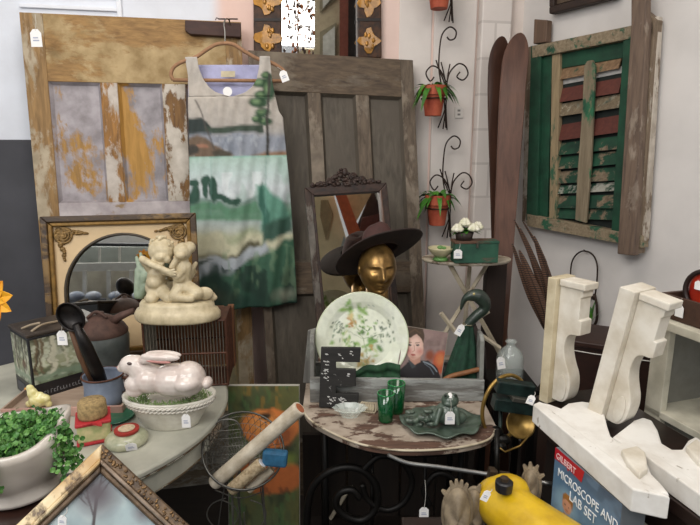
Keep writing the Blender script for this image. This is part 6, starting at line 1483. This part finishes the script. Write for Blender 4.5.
# low bench that carries tank, castings and science box
t=T('low_bench',Vector((.33,.96,0)),'dark low bench just below the photo edge, under the yellow tank','bench'); g5=up((0,0,0))
mb=MB(); mb.box(g5,.12,.62,.70,1.13,.63,.66); mb.build('seat_board',DT,t,bevel=.003)
for x in (.13,.57):
    for y in (.72,1.08):
        mb=MB(); mb.box(g5,x,x+.04,y,y+.04,0,.63); mb.build('leg',DT,t)
# ================================================================ unseen boards and props added behind the camera for the mirrors to reflect
def refl(fr,p): n=fr.y.normalized(); return p-n*2*((p-fr.o).dot(n))
def vboard(fr,pts,Yv,mt,name,par=None,th=.02):
    c=[refl(fr,P(x,y,Yv)) for x,y in pts]; n=(c[1]-c[0]).cross(c[2]-c[0]).normalized()
    if n.dot(fr.o-c[0])>0: n=-n
    mb=MB(); k=len(c); mb.add(c+[p+n*th for p in c],[tuple(range(k)),tuple(range(2*k-1,k-1,-1))]+[(i,i+k,(i+1)%k+k,(i+1)%k) for i in range(k)])
    return mb.build(name,mt,par)
CRM=M('#c9bd9c',.6,var=.08,sc=8); CRD=M('#9a8c6c',.6,var=.1); ORP=M('#a8502c',.6,var=.15); BRN=M('#3a2420',.7,var=.15); RDB=M('#5c302a',.7); BEI=M('#b59c78',.7,var=.1); WHT=M('#f4f4f2',.6,var=.02)
f=FCAR; Y=4.7
t=T('cream_screen',refl(f,P(335,300,Y)),'cream panelled screen reflected in the carved mirror','screen')
vboard(f,[(300,185),(331,185),(372,330),(300,330)],Y+.12,CRM,'screen_board',t); vboard(f,[(321,200),(328,200),(333,215),(326,240),(320,216)],Y+.10,M('#8a7a5c',.6),'inset_panel',t)
vboard(f,[(340,250),(344,236),(352,250),(350,262)],Y+.02,M('#8f9aa0',.5),'inset_panel',t)
o=vboard(f,[(332,185),(343,185),(372,262),(362,275)],Y,ORP,'orange_plank'); tg(o,'orange-red plank reflected diagonally in the carved mirror','plank')
o=vboard(f,[(343,185),(376,185),(360,215),(356,222)],Y+.15,BEI,'beige_board'); tg(o,'beige board reflected at the top of the carved mirror','board')
o=vboard(f,[(374,185),(356,228),(350,262),(404,262),(398,230),(380,190)],Y+.2,BRN,'brown_backboard'); tg(o,'dark brown board reflected in the right half of the carved mirror','board')
o=vboard(f,[(362,218),(386,212),(398,262),(354,262)],Y+.16,RDB,'russet_board'); tg(o,'red-brown panel reflected above the hat in the carved mirror','panel')
o=vboard(f,[(372,185),(386,185),(400,240),(394,244),(384,218)],Y+.1,M('#c9ccc8',.5,var=.3,sc=30,c2='#3a3c3a'),'speckled_strip'); tg(o,'black and white speckled strip reflected at the right of the carved mirror','panel')
f=FARCH; Y=3.9
t=T('display_rack',refl(f,P(115,320,Y)),'pale display rack with posts and bowls reflected in the arched mirror','rack')
GRY2=M('#8f9490',.6,var=.1); LGR=M('#c4c4be',.6,var=.06)
vboard(f,[(50,215),(180,215),(180,243),(50,243)],Y+.1,WHT,'window_stand_in',t); vboard(f,[(50,243),(180,244.5),(180,247),(50,246)],Y,M('#26282a',.5),'dark_rail',t)  # white panel added to stand in for the bright window in the reflection
vboard(f,[(50,247),(180,247),(180,330),(50,330)],Y+.3,M('#9aa09a',.6,var=.12,sc=5),'back_panel',t)
vboard(f,[(50,264),(180,262),(180,270),(50,272)],Y,LGR,'shelf_board',t); vboard(f,[(50,272),(180,270),(180,299),(50,299)],Y+.2,M('#c9c2b0',.6,var=.2,sc=5),'light_panel',t)
for x in (82,106,129,150): vboard(f,[(x,271),(x+3.5,271),(x+3.5,310),(x,310)],Y-.02,LGR,'post',t)
for x in (98,118): vboard(f,[(x,247),(x+1.5,247),(x+1.5,264),(x,264)],Y+.1,LGR,'post',t)
vboard(f,[(50,299),(180,299),(180,330),(50,330)],Y+.1,M('#6c7078',.5,var=.2),'lower_shelf',t)
for x in (76,93,116,138):
    mb=MB(); c=refl(f,P(x,296,Y-.1)); mb.ell(c,(.055,.055,.035),n=16); mb.build('bowl',M('#8f9cb4',.3,coat=.4,var=.2,sc=9,c2='#c9d0dc'),t,smooth=True)
f=FTOP; Y=4.6
t=T('cream_tall_door',refl(f,P(328,60,Y)),'tall cream panelled door reflected in the gilded mirror','door')
vboard(f,[(315,-70),(341,-70),(341,80),(314,80)],Y,M('#a39a80',.6,var=.08),'door_slab',t)
for a in ([(320,-30),(337,-38),(337,-2),(320,12)],[(320,32),(337,22),(337,80),(320,80)]): vboard(f,a,Y-.02,M('#7d7862',.6),'inset_panel',t,.01); vboard(f,[(x+(3 if x<330 else -2),y+(4 if i<2 else -4)) for i,(x,y) in enumerate(a)],Y-.04,M('#b5bab4',.5),'pane',t,.01)
o=vboard(f,[(340,-70),(349,-70),(348,80),(339.5,80)],Y-.05,M('#6c3424',.6),'red_brown_post',t)  # unseen red-brown post beside the door, added for the reflection
o=vboard(f,[(348.5,-70),(360,-70),(360,80),(348,80)],Y+.05,M('#1e1c1c',.7),'dark_partition'); tg(o,'dark partition reflected at the right of the gilded mirror','partition')
t=T('bead_chandelier',refl(f,P(298,20,Y-.6)),'chandelier of amber and clear beads reflected in the gilded mirror','chandelier'); rn=random.Random(77)
for cn,c,nb in (('amber_beads','#a8602c',90),('brown_beads','#3c2418',60),('clear_beads','#f0f0f0',60)):
    mb=MB()
    for k in range(nb):
        x=283+31*rn.random()**.8; mb.ell(refl(f,P(x,rn.uniform(-40,58),Y-.6)),(rn.uniform(.005,.014),)*2+(rn.uniform(.006,.02),),n=6)
    mb.build(cn,M(c,.3,coat=.5),t)
mb=MB(); mb.tube([refl(f,P(298,-40,Y-.6)),refl(f,P(298,58,Y-.6))],.006,6); mb.build('chandelier_stem',M('#6a4a2c',.4,.6),t)
# ================================================================ light
w=bpy.data.worlds.new('world'); bpy.context.scene.world=w; w.use_nodes=True
bg=w.node_tree.nodes['Background']; bg.inputs[0].default_value=(.93,.96,1,1); bg.inputs[1].default_value=.50
def area(loc,to,size,power,col=(1,1,1),sy=None):
    l=bpy.data.lights.new('area_light','AREA'); l.energy=power; l.color=col; l.size=size
    if sy: l.shape='RECTANGLE'; l.size_y=sy
    o=bpy.data.objects.new('area_light',l); COL.objects.link(o); o.location=loc
    o.rotation_euler=(Vector(to)-Vector(loc)).to_track_quat('-Z','Y').to_euler(); return o
area((-1.2,-.6,2.9),(-.3,2.2,1.0),1.6,54,(1,.98,.95))
area((.9,-.2,3.0),(.5,2.2,1.0),1.2,30,(1,.97,.93))
area((.3,-1.3,3.0),(.3,-2.5,1.2),1.4,40)  # added lamp out of view, brightens the rack reflected in the arched mirror
area((-.4,1.2,3.1),(-.4,1.4,0),1.0,14,(1,.93,.85))
sc=bpy.context.scene; sc.view_settings.view_transform='Standard'; sc.view_settings.look='None'; sc.view_settings.exposure=.30
for o in bpy.data.objects:
    if '_l' in o: del o['_l']
